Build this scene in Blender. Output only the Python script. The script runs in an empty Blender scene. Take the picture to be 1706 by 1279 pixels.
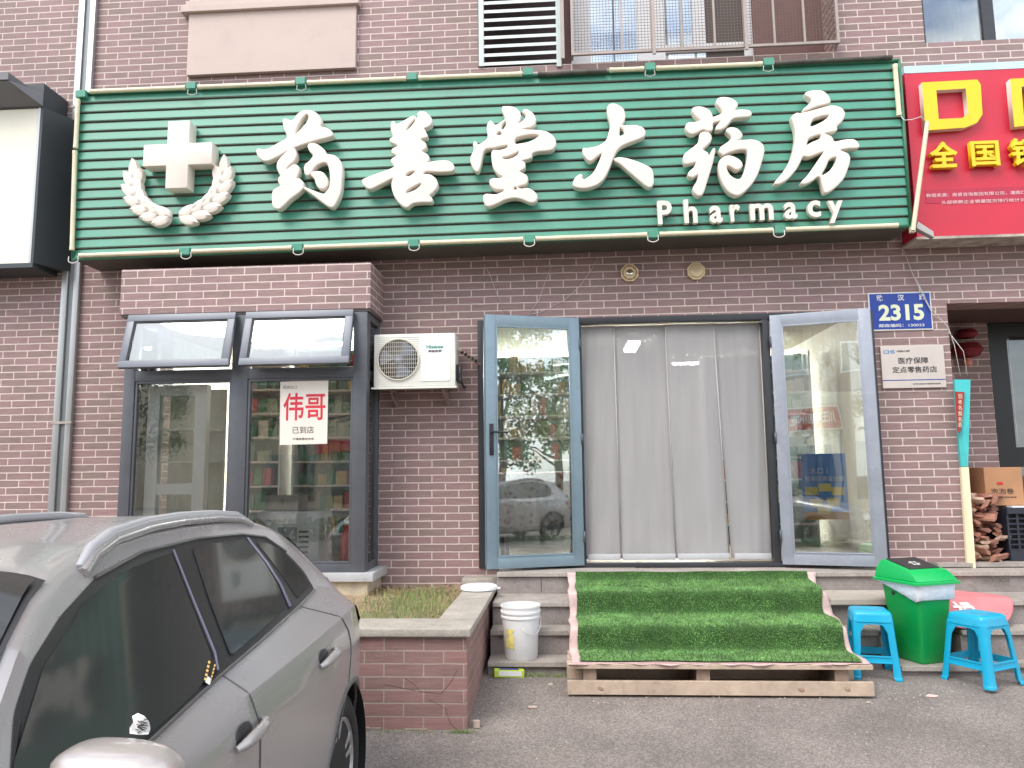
import bpy, bmesh, math, random
import numpy as np
from mathutils import Vector, Matrix
random.seed(7); rng = np.random.default_rng(7)
SC = bpy.context.scene
COL = SC.collection
# ------------------------------------------------------------------ camera
F_PX, CAM = 1250.0, np.array([1.1895, -6.9384, 1.495])
PITCH, YAW, ROLL = 0.1215, 0.0632, -0.0120
def _rot():
    f = np.array([-math.sin(YAW)*math.cos(PITCH), math.cos(YAW)*math.cos(PITCH), math.sin(PITCH)])
    r = np.array([math.cos(YAW), math.sin(YAW), 0.0]); u = np.cross(r, f)
    return np.stack([r*math.cos(ROLL)+u*math.sin(ROLL), -r*math.sin(ROLL)+u*math.cos(ROLL), -f], 1)
RM = _rot()
cd = bpy.data.cameras.new('camera'); cam = bpy.data.objects.new('camera', cd); COL.objects.link(cam)
M4 = Matrix([[*RM[0], CAM[0]], [*RM[1], CAM[1]], [*RM[2], CAM[2]], [0, 0, 0, 1]])
cam.matrix_world = M4; cd.sensor_width = 36; cd.lens = 36*F_PX/1706; cd.clip_end = 500; cd.clip_start = 0.05
SC.camera = cam
def ray(x, y): return RM @ np.array([(x-853)/F_PX, -(y-639.5)/F_PX, -1.0])
def W(x, y, Y=0.0):          # measured photo point -> place on an upright plane at depth Y
    d = ray(x, y); return CAM + (Y-CAM[1])/d[1]*d
def G(x, y, Z=0.0):          # measured photo point -> place on a level plane at height Z
    d = ray(x, y); return CAM + (Z-CAM[2])/d[2]*d
# ------------------------------------------------------------------ world and light
SUN_EL, SUN_AZ = math.radians(52), math.radians(215)   # azimuth measured clockwise from +Y
w = bpy.data.worlds.new('World'); SC.world = w; w.use_nodes = True
nt = w.node_tree; nt.nodes.clear()
out = nt.nodes.new('ShaderNodeOutputWorld'); bg = nt.nodes.new('ShaderNodeBackground')
sky = nt.nodes.new('ShaderNodeTexSky'); sky.sky_type = 'NISHITA'; sky.sun_disc = False
sky.sun_elevation = SUN_EL; sky.sun_rotation = SUN_AZ; sky.air_density = 1.0; sky.dust_density = 1.5
tc = nt.nodes.new('ShaderNodeTexCoord'); mp = nt.nodes.new('ShaderNodeMapping'); mp.inputs['Scale'].default_value = (1.6, 1.6, 4.0)
nz = nt.nodes.new('ShaderNodeTexNoise'); nz.inputs['Scale'].default_value = 1.7; nz.inputs['Detail'].default_value = 8; nz.inputs['Roughness'].default_value = .6
cr = nt.nodes.new('ShaderNodeValToRGB'); cr.color_ramp.elements[0].position = .40; cr.color_ramp.elements[1].position = .60
mx = nt.nodes.new('ShaderNodeMix'); mx.data_type = 'RGBA'; mx.inputs[7].default_value = (8.6, 8.7, 8.9, 1)
nt.links.new(tc.outputs['Generated'], mp.inputs[0]); nt.links.new(mp.outputs[0], nz.inputs[0]); nt.links.new(nz.outputs[0], cr.inputs[0])
nt.links.new(cr.outputs[0], mx.inputs[0]); nt.links.new(sky.outputs[0], mx.inputs[6]); nt.links.new(mx.outputs[2], bg.inputs[0]); nt.links.new(bg.outputs[0], out.inputs[0])
bg.inputs[1].default_value = 0.12
sd = bpy.data.lights.new('sun', 'SUN'); sun = bpy.data.objects.new('sun', sd); COL.objects.link(sun)
sd.energy = .85; sd.angle = math.radians(32); sd.color = (1.0, .955, .90)
sv = Vector((math.sin(SUN_AZ)*math.cos(SUN_EL), math.cos(SUN_AZ)*math.cos(SUN_EL), math.sin(SUN_EL)))
sun.rotation_euler = sv.to_track_quat('Z', 'Y').to_euler()
SC.view_settings.view_transform = 'Standard'; SC.view_settings.look = 'None'
SC.view_settings.exposure = 1.45; SC.view_settings.gamma = 1; SC.view_settings.use_curve_mapping = False
SC.cycles.max_bounces = 8; SC.cycles.transparent_max_bounces = 24; SC.cycles.use_denoising = True; SC.cycles.caustics_reflective = False; SC.cycles.caustics_refractive = False
# ------------------------------------------------------------------ helpers
def lin(r, g, b):
    f = lambda c: (c/255/12.92) if c/255 <= .04045 else ((c/255+.055)/1.055)**2.4
    return (f(r), f(g), f(b), 1)
MATS = {}
def N(nt, t, **kw):
    n = nt.nodes.new(t)
    for k, v in kw.items():
        if k in n.inputs: n.inputs[k].default_value = v
        else: setattr(n, k, v)
    return n
def mat(name, col, rough=.6, metal=0, var=.12, scale=3.0, bump=0.0, bscale=40, spec=.5, coat=0, streak=False, dirt=0.0, dirtcol=(.09,.075,.06,1), emit=None, estr=0):
    if name in MATS: return MATS[name]
    m = bpy.data.materials.new(name); m.use_nodes = True; MATS[name] = m
    t = m.node_tree; p = t.nodes['Principled BSDF']; L = t.links.new
    p.inputs['Roughness'].default_value = rough; p.inputs['Metallic'].default_value = metal
    p.inputs['Specular IOR Level'].default_value = spec; p.inputs['Coat Weight'].default_value = coat; p.inputs['Coat Roughness'].default_value = .05
    if emit: p.inputs['Emission Color'].default_value = emit; p.inputs['Emission Strength'].default_value = estr
    c = N(t, 'ShaderNodeTexCoord'); mp = N(t, 'ShaderNodeMapping'); L(c.outputs['Object'], mp.inputs[0])
    if streak: mp.inputs['Scale'].default_value = (1, 1, .12)
    n = N(t, 'ShaderNodeTexNoise', Scale=scale, Detail=7.0, Roughness=.65); L(mp.outputs[0], n.inputs[0])
    r = N(t, 'ShaderNodeMapRange'); r.inputs[1].default_value = .3; r.inputs[2].default_value = .7; r.inputs[3].default_value = 1-var; r.inputs[4].default_value = 1+var; L(n.outputs[0], r.inputs[0])
    v = N(t, 'ShaderNodeVectorMath', operation='SCALE'); v.inputs[0].default_value = col[:3]; L(r.outputs[0], v.inputs['Scale'])
    last = v.outputs[0]
    if dirt > 0:
        n2 = N(t, 'ShaderNodeTexNoise', Scale=scale*2.7, Detail=9.0, Roughness=.75); L(mp.outputs[0], n2.inputs[0])
        r2 = N(t, 'ShaderNodeMapRange'); r2.inputs[1].default_value = .52; r2.inputs[2].default_value = .72; r2.inputs[4].default_value = dirt; L(n2.outputs[0], r2.inputs[0])
        mm = N(t, 'ShaderNodeMix', data_type='RGBA'); mm.inputs[7].default_value = dirtcol; L(r2.outputs[0], mm.inputs[0]); L(last, mm.inputs[6]); last = mm.outputs[2]
    L(last, p.inputs['Base Color'])
    r3 = N(t, 'ShaderNodeMapRange'); r3.inputs[3].default_value = max(.02, rough-.12*min(1, rough*2)); r3.inputs[4].default_value = min(1, rough+.12*min(1, rough*2)); L(n.outputs[0], r3.inputs[0]); L(r3.outputs[0], p.inputs['Roughness'])
    if bump > 0:
        nb = N(t, 'ShaderNodeTexNoise', Scale=float(bscale), Detail=6.0, Roughness=.6); L(c.outputs['Object'], nb.inputs[0])
        b = N(t, 'ShaderNodeBump', Strength=bump, Distance=.01); L(nb.outputs[0], b.inputs['Height']); L(b.outputs[0], p.inputs['Normal'])
    return m
def brick_mat(name, bw, rh, z0, x0, c1, c2, mortar, msize=.0075, dirt=.25):
    m = bpy.data.materials.new(name); m.use_nodes = True; MATS[name] = m
    t = m.node_tree; p = t.nodes['Principled BSDF']; L = t.links.new
    c = N(t, 'ShaderNodeTexCoord'); s = N(t, 'ShaderNodeSeparateXYZ'); L(c.outputs['Object'], s.inputs[0])
    a = N(t, 'ShaderNodeMath', operation='ADD'); L(s.outputs[0], a.inputs[0]); L(s.outputs[1], a.inputs[1])
    cb = N(t, 'ShaderNodeCombineXYZ'); L(a.outputs[0], cb.inputs[0]); L(s.outputs[2], cb.inputs[1])
    mp = N(t, 'ShaderNodeMapping'); mp.inputs['Location'].default_value = (-x0, -z0, 0); L(cb.outputs[0], mp.inputs[0])
    # slight waviness of the joints
    wn = N(t, 'ShaderNodeTexNoise', Scale=9.0, Detail=3.0); L(mp.outputs[0], wn.inputs[0])
    ws = N(t, 'ShaderNodeVectorMath', operation='MULTIPLY_ADD'); ws.inputs[1].default_value = (.005, .005, 0); L(wn.outputs['Color'], ws.inputs[0]); L(mp.outputs[0], ws.inputs[2])
    bt = N(t, 'ShaderNodeTexBrick'); bt.offset = .5; bt.offset_frequency = 2; bt.squash = 1
    bt.inputs['Scale'].default_value = 1; bt.inputs['Mortar Size'].default_value = msize; bt.inputs['Mortar Smooth'].default_value = .15
    bt.inputs['Brick Width'].default_value = bw; bt.inputs['Row Height'].default_value = rh; bt.inputs['Bias'].default_value = 0
    bt.inputs['Color1'].default_value = c1; bt.inputs['Color2'].default_value = c2; bt.inputs['Mortar'].default_value = mortar
    L(ws.outputs[0], bt.inputs['Vector'])
    n = N(t, 'ShaderNodeTexNoise', Scale=.9, Detail=6.0, Roughness=.6); L(c.outputs['Object'], n.inputs[0])
    mp2 = N(t, 'ShaderNodeMapping'); mp2.inputs['Scale'].default_value = (6, 6, 60); L(c.outputs['Object'], mp2.inputs[0])
    n2 = N(t, 'ShaderNodeTexNoise', Scale=1.0, Detail=8.0, Roughness=.7); L(mp2.outputs[0], n2.inputs[0])
    r = N(t, 'ShaderNodeMapRange'); r.inputs[1].default_value = .3; r.inputs[2].default_value = .7; r.inputs[3].default_value = .88; r.inputs[4].default_value = 1.12; L(n.outputs[0], r.inputs[0])
    r2 = N(t, 'ShaderNodeMapRange'); r2.inputs[1].default_value = .3; r2.inputs[2].default_value = .7; r2.inputs[3].default_value = .80; r2.inputs[4].default_value = 1.2; L(n2.outputs[0], r2.inputs[0])
    mu = N(t, 'ShaderNodeMath', operation='MULTIPLY'); L(r.outputs[0], mu.inputs[0]); L(r2.outputs[0], mu.inputs[1])
    v = N(t, 'ShaderNodeVectorMath', operation='SCALE'); L(bt.outputs['Color'], v.inputs[0]); L(mu.outputs[0], v.inputs['Scale'])
    n3 = N(t, 'ShaderNodeTexNoise', Scale=2.3, Detail=9.0, Roughness=.8); L(c.outputs['Object'], n3.inputs[0])
    r3 = N(t, 'ShaderNodeMapRange'); r3.inputs[1].default_value = .55; r3.inputs[2].default_value = .75; r3.inputs[4].default_value = dirt; L(n3.outputs[0], r3.inputs[0])
    mm = N(t, 'ShaderNodeMix', data_type='RGBA'); mm.inputs[7].default_value = (.12, .10, .085, 1); L(r3.outputs[0], mm.inputs[0]); L(v.outputs[0], mm.inputs[6]); L(mm.outputs[2], p.inputs['Base Color'])
    p.inputs['Roughness'].default_value = .62; p.inputs['Specular IOR Level'].default_value = .35
    hs = N(t, 'ShaderNodeMath', operation='MULTIPLY_ADD'); hs.inputs[1].default_value = -1.0; L(bt.outputs['Fac'], hs.inputs[0])
    nh = N(t, 'ShaderNodeMath', operation='MULTIPLY'); nh.inputs[1].default_value = .35; L(n2.outputs[0], nh.inputs[0]); L(nh.outputs[0], hs.inputs[2])
    b = N(t, 'ShaderNodeBump', Strength=.5, Distance=.006); L(hs.outputs[0], b.inputs['Height']); L(b.outputs[0], p.inputs['Normal'])
    return m
def glass_mat(name, tint=(.75, .82, .80), refl=.10, rough=.01, dust=.018):
    m = bpy.data.materials.new(name); m.use_nodes = True; MATS[name] = m
    t = m.node_tree; t.nodes.clear(); L = t.links.new
    o = N(t, 'ShaderNodeOutputMaterial'); tr = N(t, 'ShaderNodeBsdfTransparent'); gl = N(t, 'ShaderNodeBsdfGlossy'); df = N(t, 'ShaderNodeBsdfDiffuse')
    tr.inputs[0].default_value = (*tint, 1); gl.inputs['Roughness'].default_value = rough; gl.inputs[0].default_value = (.95, 1, .99, 1); df.inputs[0].default_value = (.6, .6, .56, 1)
    fr = N(t, 'ShaderNodeFresnel', IOR=1.5); ad = N(t, 'ShaderNodeMath', operation='ADD'); ad.inputs[1].default_value = refl; ad.use_clamp = True; L(fr.outputs[0], ad.inputs[0])
    c = N(t, 'ShaderNodeTexCoord'); nb = N(t, 'ShaderNodeTexNoise', Scale=1.6, Detail=1.0); L(c.outputs['Object'], nb.inputs[0])
    b = N(t, 'ShaderNodeBump', Strength=.12, Distance=.02); L(nb.outputs[0], b.inputs['Height']); L(b.outputs[0], gl.inputs['Normal'])
    m1 = N(t, 'ShaderNodeMixShader'); L(ad.outputs[0], m1.inputs[0]); L(tr.outputs[0], m1.inputs[1]); L(gl.outputs[0], m1.inputs[2])
    mp = N(t, 'ShaderNodeMapping'); mp.inputs['Scale'].default_value = (14, 14, 1.2); L(c.outputs['Object'], mp.inputs[0])
    n2 = N(t, 'ShaderNodeTexNoise', Scale=2.0, Detail=6.0); L(mp.outputs[0], n2.inputs[0])
    r = N(t, 'ShaderNodeMapRange'); r.inputs[1].default_value = .4; r.inputs[2].default_value = .75; r.inputs[4].default_value = dust*3; L(n2.outputs[0], r.inputs[0])
    m2 = N(t, 'ShaderNodeMixShader'); L(r.outputs[0], m2.inputs[0]); L(m1.outputs[0], m2.inputs[1]); L(df.outputs[0], m2.inputs[2]); L(m2.outputs[0], o.inputs[0])
    return m
def tag(o, label, cat, group=None, kind=None):
    o['label'] = label; o['category'] = cat
    if group: o['group'] = group
    if kind: o['kind'] = kind
    return o
def thing(name, loc, label, cat, group=None, rz=0, kind=None):
    o = bpy.data.objects.new(name, None); COL.objects.link(o); o.location = loc; o.rotation_euler = (0, 0, rz); o.empty_display_size = .1
    return tag(o, label, cat, group, kind)
def lift(o, parent, world=True):
    if parent is not None:
        o.parent = parent
        if world: o.matrix_parent_inverse = Matrix.LocRotScale(wloc(parent), wrot(parent), None).inverted()
def wchain(o):
    m = Matrix.LocRotScale(o.location, o.rotation_euler.to_quaternion(), o.scale)
    if o.parent is not None: m = wchain(o.parent) @ o.matrix_parent_inverse @ m
    return m
def wloc(o): return wchain(o).to_translation()
def wrot(o): return wchain(o).to_quaternion()
class MB:
    """collects shapes; build() links them as ONE mesh object.  local=True: coordinates are the parent's own"""
    def __init__(s): s.bm = bmesh.new()
    def box(s, a, b, M=None, bevel=0):
        a = Vector(a); b = Vector(b)
        lo = Vector([min(a[i], b[i]) for i in range(3)]); hi = Vector([max(a[i], b[i]) for i in range(3)])
        r = bmesh.ops.create_cube(s.bm, size=1.0); vs = r['verts']
        for v in vs: v.co = Vector([lo[i]+(v.co[i]+.5)*(hi[i]-lo[i]) for i in range(3)])
        if bevel > 0:
            es = list({e for v in vs for e in v.link_edges})
            rr = bmesh.ops.bevel(s.bm, geom=es, offset=bevel, segments=2, affect='EDGES', profile=.6)
            vs = list({v for f in rr['faces'] for v in f.verts} | {v for v in vs if v.is_valid})
        if M is not None:
            for v in vs: v.co = M @ v.co
        return s
    def poly(s, pts): 
        vs = [s.bm.verts.new(Vector(p)) for p in pts]
        try: s.bm.faces.new(vs)
        except ValueError: pass
        return s
    def prism(s, pts, d):
        """closed solid: polygon pts pushed along vector d"""
        d = Vector(d); a = [s.bm.verts.new(Vector(p)) for p in pts]; b = [s.bm.verts.new(Vector(p)+d) for p in pts]; n = len(pts)
        fs = [s.bm.faces.new(a), s.bm.faces.new(b[::-1])]
        for i in range(n): fs.append(s.bm.faces.new([a[i], b[i], b[(i+1) % n], a[(i+1) % n]]))
        bmesh.ops.recalc_face_normals(s.bm, faces=fs); return s
    def hex(s, p):
        """8 corners: bottom 4 (ccw), top 4"""
        v = [s.bm.verts.new(Vector(q)) for q in p]
        fs = [s.bm.faces.new([v[i] for i in f]) for f in ((0,3,2,1),(4,5,6,7),(0,1,5,4),(1,2,6,5),(2,3,7,6),(3,0,4,7))]
        bmesh.ops.recalc_face_normals(s.bm, faces=fs); return s
    def tube(s, pts, r, seg=8, cap=True):
        pts = [Vector(p) for p in pts]; n = len(pts); rs = r if isinstance(r, (list, tuple)) else [r]*n; rings = []; up = None
        for i, p in enumerate(pts):
            t = (pts[min(i+1, n-1)]-pts[max(i-1, 0)]).normalized()
            if up is None:
                up = Vector((0, 0, 1)) if abs(t.z) < .9 else Vector((1, 0, 0))
            x = up.cross(t).normalized(); y = t.cross(x).normalized(); up = y
            rings.append([s.bm.verts.new(p+(x*math.cos(2*math.pi*k/seg)+y*math.sin(2*math.pi*k/seg))*rs[i]) for k in range(seg)])
        for i in range(n-1):
            for k in range(seg):
                f = s.bm.faces.new([rings[i][k], rings[i][(k+1) % seg], rings[i+1][(k+1) % seg], rings[i+1][k]]); f.smooth = True
        if cap:
            s.bm.faces.new(rings[0][::-1]); s.bm.faces.new(rings[-1])
        return s
    def lathe(s, prof, c=(0, 0, 0), seg=32, axis='z', M=None):
        c = Vector(c); rings = []
        for (r, h) in prof:
            ring = []
            for k in range(seg):
                a = 2*math.pi*k/seg; q = Vector((r*math.cos(a), r*math.sin(a), h))
                if axis == 'y': q = Vector((q.x, q.z, q.y))
                q = q + c
                if M is not None: q = M @ q
                ring.append(s.bm.verts.new(q))
            rings.append(ring)
        for i in range(len(rings)-1):
            for k in range(seg):
                f = s.bm.faces.new([rings[i][k], rings[i][(k+1) % seg], rings[i+1][(k+1) % seg], rings[i+1][k]]); f.smooth = True
        for ring in (rings[0], rings[-1]):
            try: s.bm.faces.new(ring)
            except ValueError: pass
        return s
    def build(s, name, m, parent=None, smooth=None, bevel=0, local=False, label=None, recalc=True, subsurf=0, solid=0):
        if recalc: bmesh.ops.recalc_face_normals(s.bm, faces=s.bm.faces)
        if bevel > 0:
            es = [e for e in s.bm.edges if len(e.link_faces) == 2 and e.calc_face_angle(0) > .7]
            bmesh.ops.bevel(s.bm, geom=es, offset=bevel, segments=2, affect='EDGES', profile=.6, clamp_overlap=True)
        me = bpy.data.meshes.new(name); s.bm.to_mesh(me); s.bm.free()
        if smooth is not None:
            me.polygons.foreach_set('use_smooth', [True]*len(me.polygons))
            me.set_sharp_from_angle(angle=math.radians(smooth))
        me.materials.append(m)
        o = bpy.data.objects.new(name, me); COL.objects.link(o)
        lift(o, parent, not local)
        if solid: md = o.modifiers.new('s', 'SOLIDIFY'); md.thickness = solid; md.offset = 0
        if subsurf: md = o.modifiers.new('u', 'SUBSURF'); md.levels = md.render_levels = subsurf
        if label: o['label'] = label
        return o
def box(name, a, b, m, parent=None, bevel=0, **kw): return MB().box(a, b).build(name, m, parent, bevel=bevel, smooth=(35 if bevel else None), **kw)
def sm(o, ang=40):
    o.data.polygons.foreach_set('use_smooth', [True]*len(o.data.polygons)); o.data.set_sharp_from_angle(angle=math.radians(ang)); return o
def pymesh(name, V, Fc, m, parent=None, smooth=None, local=False):
    me = bpy.data.meshes.new(name); me.from_pydata([tuple(map(float, v)) for v in V], [], Fc); me.materials.append(m)
    o = bpy.data.objects.new(name, me); COL.objects.link(o); lift(o, parent, not local)
    if smooth is not None: sm(o, smooth)
    return o
def rot_to(right, up):
    r = Vector(right).normalized(); u = Vector(up).normalized(); n = r.cross(u)
    return Matrix((r, u, n)).transposed().to_4x4()
def from_curve(cu, name, m, M, parent):
    tmp = bpy.data.objects.new('tmp', cu); COL.objects.link(tmp); dg = bpy.context.evaluated_depsgraph_get(); dg.update()
    me = bpy.data.meshes.new_from_object(tmp.evaluated_get(dg)); bpy.data.objects.remove(tmp)
    me.transform(M); me.materials.clear(); me.materials.append(m); me.name = name
    o = bpy.data.objects.new(name, me); COL.objects.link(o); lift(o, parent); return o
def text(s, center, size, m, parent, name='lettering', depth=.002, bold=0.0, right=(1, 0, 0), up=(0, 0, 1), width=None, bevel=0, spacing=1, mirror=False):
    cu = bpy.data.curves.new('t', 'FONT'); cu.body = s; cu.size = 1; cu.extrude = 0; cu.offset = bold; cu.space_character = spacing; cu.resolution_u = 3
    tmp = bpy.data.objects.new('tmp', cu); COL.objects.link(tmp); dg = bpy.context.evaluated_depsgraph_get(); dg.update()
    me = bpy.data.meshes.new_from_object(tmp.evaluated_get(dg)); bpy.data.objects.remove(tmp)
    if not me.vertices: return None
    P = np.array([v.co[:] for v in me.vertices]); lo = P.min(0); hi = P.max(0); bpy.data.meshes.remove(me)
    sy = size/(hi[1]-lo[1]); sx = sy if width is None else width/(hi[0]-lo[0])
    cu.extrude = depth/2/sy; cu.bevel_depth = bevel/sy
    M = Matrix.Translation(Vector(center)) @ rot_to(right, up) @ Matrix.Diagonal((sx*(-1 if mirror else 1), sy, sy, 1)) @ Matrix.Translation(Vector((-(lo[0]+hi[0])/2, -(lo[1]+hi[1])/2, 0)))
    return from_curve(cu, name, m, M, parent)
# ------------------------------------------------------------------ materials
Z0 = 3.466-40*.0698
BRK = brick_mat('brick', .25, .0698, Z0, 0, lin(150, 122, 121), lin(135, 116, 110), lin(208, 190, 182), .0054)
PBRK = brick_mat('planter_brick', .25, .079, -.055, .06, lin(150, 114, 109), lin(130, 104, 98), lin(158, 144, 134), .0045, dirt=.55)
CONC = mat('concrete', lin(168, 158, 148), .85, var=.18, scale=2.5, bump=.5, bscale=60, dirt=.45)
STONE = mat('grey_stone', lin(158, 149, 142), .8, var=.22, scale=4, bump=.35, bscale=80, dirt=.45)
COPE = mat('coping_stone', lin(170, 162, 150), .8, var=.16, scale=5, bump=.3, bscale=70, dirt=.35)
PLASTER = mat('beige_plaster', lin(196, 178, 168), .8, var=.05, scale=1.5, bump=.1, bscale=30, dirt=.12)
GREEN = mat('sign_green', lin(74, 143, 120), .42, var=.14, scale=2.2, bump=.05, streak=False, dirt=.22, dirtcol=lin(120, 140, 120))
GREEND = mat('sign_green_groove', lin(18, 48, 40), .6, var=.2)
CREAM = mat('cream_tube', lin(222, 212, 180), .35, var=.08, scale=6, dirt=.3)
BURNT = mat('burnt_tube', lin(74, 70, 62), .7, var=.5, scale=12, dirt=.6)
WHITE = mat('sign_white', lin(226, 216, 203), .38, var=.04, scale=5, dirt=.18, dirtcol=lin(190, 180, 160))
WPLAST = mat('white_plastic', lin(228, 228, 222), .4, var=.05, dirt=.15, dirtcol=lin(150, 145, 130))
GFRAME = mat('grey_window_frame', lin(90, 93, 98), .4, metal=.25, var=.10, scale=6, dirt=.12)
SASH = mat('sash_frame', lin(104, 108, 115), .4, metal=.2, var=.07, scale=5, dirt=.1)
DOORF = mat('door_frame_blue_grey', lin(122, 142, 152), .38, metal=.25, var=.08, scale=5, dirt=.15)
DOORR = mat('door_frame_grey', lin(158, 164, 174), .38, metal=.3, var=.08, scale=5, dirt=.2, dirtcol=lin(220, 220, 220))
DARK = mat('dark_frame', lin(48, 50, 54), .45, var=.15, scale=5)
BLACK = mat('black_plastic', lin(28, 28, 30), .45, var=.1)
ALU = mat('aluminium', lin(176, 178, 178), .35, metal=.6, var=.12, scale=8, streak=True, dirt=.25)
STEEL = mat('galvanised_steel', lin(170, 160, 152), .45, metal=.5, var=.2, scale=15, dirt=.3)
GLASS = glass_mat('window_glass', (.985, .995, .99), .07)
GLASSD = glass_mat('door_glass', (.96, .985, .975), .17)
GLASSM = glass_mat('sash_glass', (.30, .34, .36), .20, dust=.02)
GLASSU = glass_mat('upper_glass', (.6, .62, .6), .34, dust=.02)
def mesh_cloth():
    m = bpy.data.materials.new('mesh_curtain'); m.use_nodes = True; t = m.node_tree; t.nodes.clear(); L = t.links.new
    o = N(t, 'ShaderNodeOutputMaterial'); p = N(t, 'ShaderNodeBsdfPrincipled'); tr = N(t, 'ShaderNodeBsdfTransparent'); ms = N(t, 'ShaderNodeMixShader')
    c = N(t, 'ShaderNodeTexCoord'); mp = N(t, 'ShaderNodeMapping'); mp.inputs['Scale'].default_value = (9, 9, .7); L(c.outputs['Object'], mp.inputs[0])
    n = N(t, 'ShaderNodeTexNoise', Scale=1.5, Detail=5.0); L(mp.outputs[0], n.inputs[0])
    r = N(t, 'ShaderNodeMapRange'); r.inputs[1].default_value = .3; r.inputs[2].default_value = .7; r.inputs[3].default_value = .95; r.inputs[4].default_value = 1.05; L(n.outputs[0], r.inputs[0])
    v = N(t, 'ShaderNodeVectorMath', operation='SCALE'); v.inputs[0].default_value = lin(152, 150, 149)[:3]; L(r.outputs[0], v.inputs['Scale']); L(v.outputs[0], p.inputs['Base Color'])
    p.inputs['Roughness'].default_value = .45; p.inputs['Specular IOR Level'].default_value = .5
    ms.inputs[0].default_value = .985; L(tr.outputs[0], ms.inputs[1]); L(p.outputs[0], ms.inputs[2]); L(ms.outputs[0], o.inputs[0]); return m
CURT = mesh_cloth()
# ------------------------------------------------------------------ ground
def gz(Y): return .03 if Y > -1.3 else (.03-.105*(-1.3-Y) if Y > -3.4 else -.19)
ASPH = mat('asphalt', lin(134, 125, 118), .92, var=.28, scale=1.3, bump=.9, bscale=160, dirt=.4, dirtcol=lin(128, 120, 110))
def speckle(m, scale, lo, hi):
    t = m.node_tree; p = t.nodes['Principled BSDF']; src = p.inputs['Base Color'].links[0].from_socket
    c = N(t, 'ShaderNodeTexCoord'); vo = N(t, 'ShaderNodeTexVoronoi', Scale=float(scale)); t.links.new(c.outputs['Object'], vo.inputs[0]); sp = N(t, 'ShaderNodeSeparateColor'); t.links.new(vo.outputs['Color'], sp.inputs[0])
    n = N(t, 'ShaderNodeTexNoise', Scale=scale*.35, Detail=4.0); t.links.new(c.outputs['Object'], n.inputs[0]); ad = N(t, 'ShaderNodeMath', operation='MULTIPLY'); t.links.new(sp.outputs[0], ad.inputs[0]); t.links.new(n.outputs[0], ad.inputs[1])
    r = N(t, 'ShaderNodeMapRange'); r.inputs[1].default_value = .05; r.inputs[2].default_value = .5; r.inputs[3].default_value = lo; r.inputs[4].default_value = hi; t.links.new(ad.outputs[0], r.inputs[0])
    v = N(t, 'ShaderNodeVectorMath', operation='SCALE'); t.links.new(src, v.inputs[0]); t.links.new(r.outputs[0], v.inputs['Scale']); t.links.new(v.outputs[0], p.inputs['Base Color'])
speckle(ASPH, 130, .72, 1.35); speckle(COPE, 220, .86, 1.12); speckle(STONE, 160, .85, 1.12)
ys = [-120, -40, -15, -8, -5, -3.4]+[-3.4+.15*i for i in range(1, 14)]+[-1.3, -.5, 1.0, 30]
ys = sorted(set(ys)); xs = [-90, -20, -8]+[-6+i for i in range(17)]+[15, 30, 90]
V = []; Fc = []
for y in ys:
    for x in xs: V.append((x, y, gz(y)))
nx = len(xs)
for j in range(len(ys)-1):
    for i in range(nx-1): a = j*nx+i; Fc.append((a, a+1, a+1+nx, a+nx))
g = pymesh('ground', V, Fc, ASPH, smooth=60); g['kind'] = 'structure'
# ------------------------------------------------------------------ building
bld = thing('shop_building', (0, 0, 0), 'brown brick building front with pharmacy window, glass doors and recessed neighbour entrance', 'building')
def wall_grid(mb, x0, x1, z0, z1, holes, Y0, Y1):
    xs = sorted({x0, x1, *[h[0] for h in holes], *[h[1] for h in holes]}); xs = [x for x in xs if x0 <= x <= x1]
    zs = sorted({z0, z1, *[h[2] for h in holes], *[h[3] for h in holes]}); zs = [z for z in zs if z0 <= z <= z1]
    def solid(i, j):
        if i < 0 or j < 0 or i >= len(xs)-1 or j >= len(zs)-1: return False
        cx = (xs[i]+xs[i+1])/2; cz = (zs[j]+zs[j+1])/2
        return not any(h[0] < cx < h[1] and h[2] < cz < h[3] for h in holes)
    for i in range(len(xs)-1):
        for j in range(len(zs)-1):
            if not solid(i, j): continue
            a, b, c, d = xs[i], xs[i+1], zs[j], zs[j+1]
            mb.poly([(a, Y0, c), (b, Y0, c), (b, Y0, d), (a, Y0, d)]); mb.poly([(b, Y1, c), (a, Y1, c), (a, Y1, d), (b, Y1, d)])
            if not solid(i-1, j): mb.poly([(a, Y1, c), (a, Y0, c), (a, Y0, d), (a, Y1, d)])
            if not solid(i+1, j): mb.poly([(b, Y0, c), (b, Y1, c), (b, Y1, d), (b, Y0, d)])
            if not solid(i, j-1): mb.poly([(a, Y1, c), (b, Y1, c), (b, Y0, c), (a, Y0, c)])
            if not solid(i, j+1): mb.poly([(a, Y0, d), (b, Y0, d), (b, Y1, d), (a, Y1, d)])
DX0, DX1, DZ0, DZ1 = .43, 4.06, .665, 2.955
BX0, BX1 = -2.76, -.47
H = [(DX0, DX1, DZ0, DZ1), (BX0+.08, BX1-.04, .68, 2.98), (4.724, 9, .66, 3.005), (.456, 3.905, 5.49, 7.2), (4.727, 6.6, 5.535, 7.2)]
mb = MB(); wall_grid(mb, -14, 14, -.3, 9, H, 0, .30); mb.build('wall', BRK, bld, recalc=False)
# recess on the right
MB().box((4.42, .301, .5), (4.72, 1.0, 3.3)).build('recess_wall', BRK, bld); MB().box((4.42, 1.001, .5), (5.62, 1.2, 3.3)).build('recess_wall', BRK, bld); MB().box((9, .301, .5), (9.2, 2.2, 3.3)).build('recess_wall', BRK, bld)
box('recess_ceiling', (4.72, .302, 3.008), (9, 2.2, 3.3), mat('soffit', lin(88, 66, 60), .8, var=.15), bld)
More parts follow.
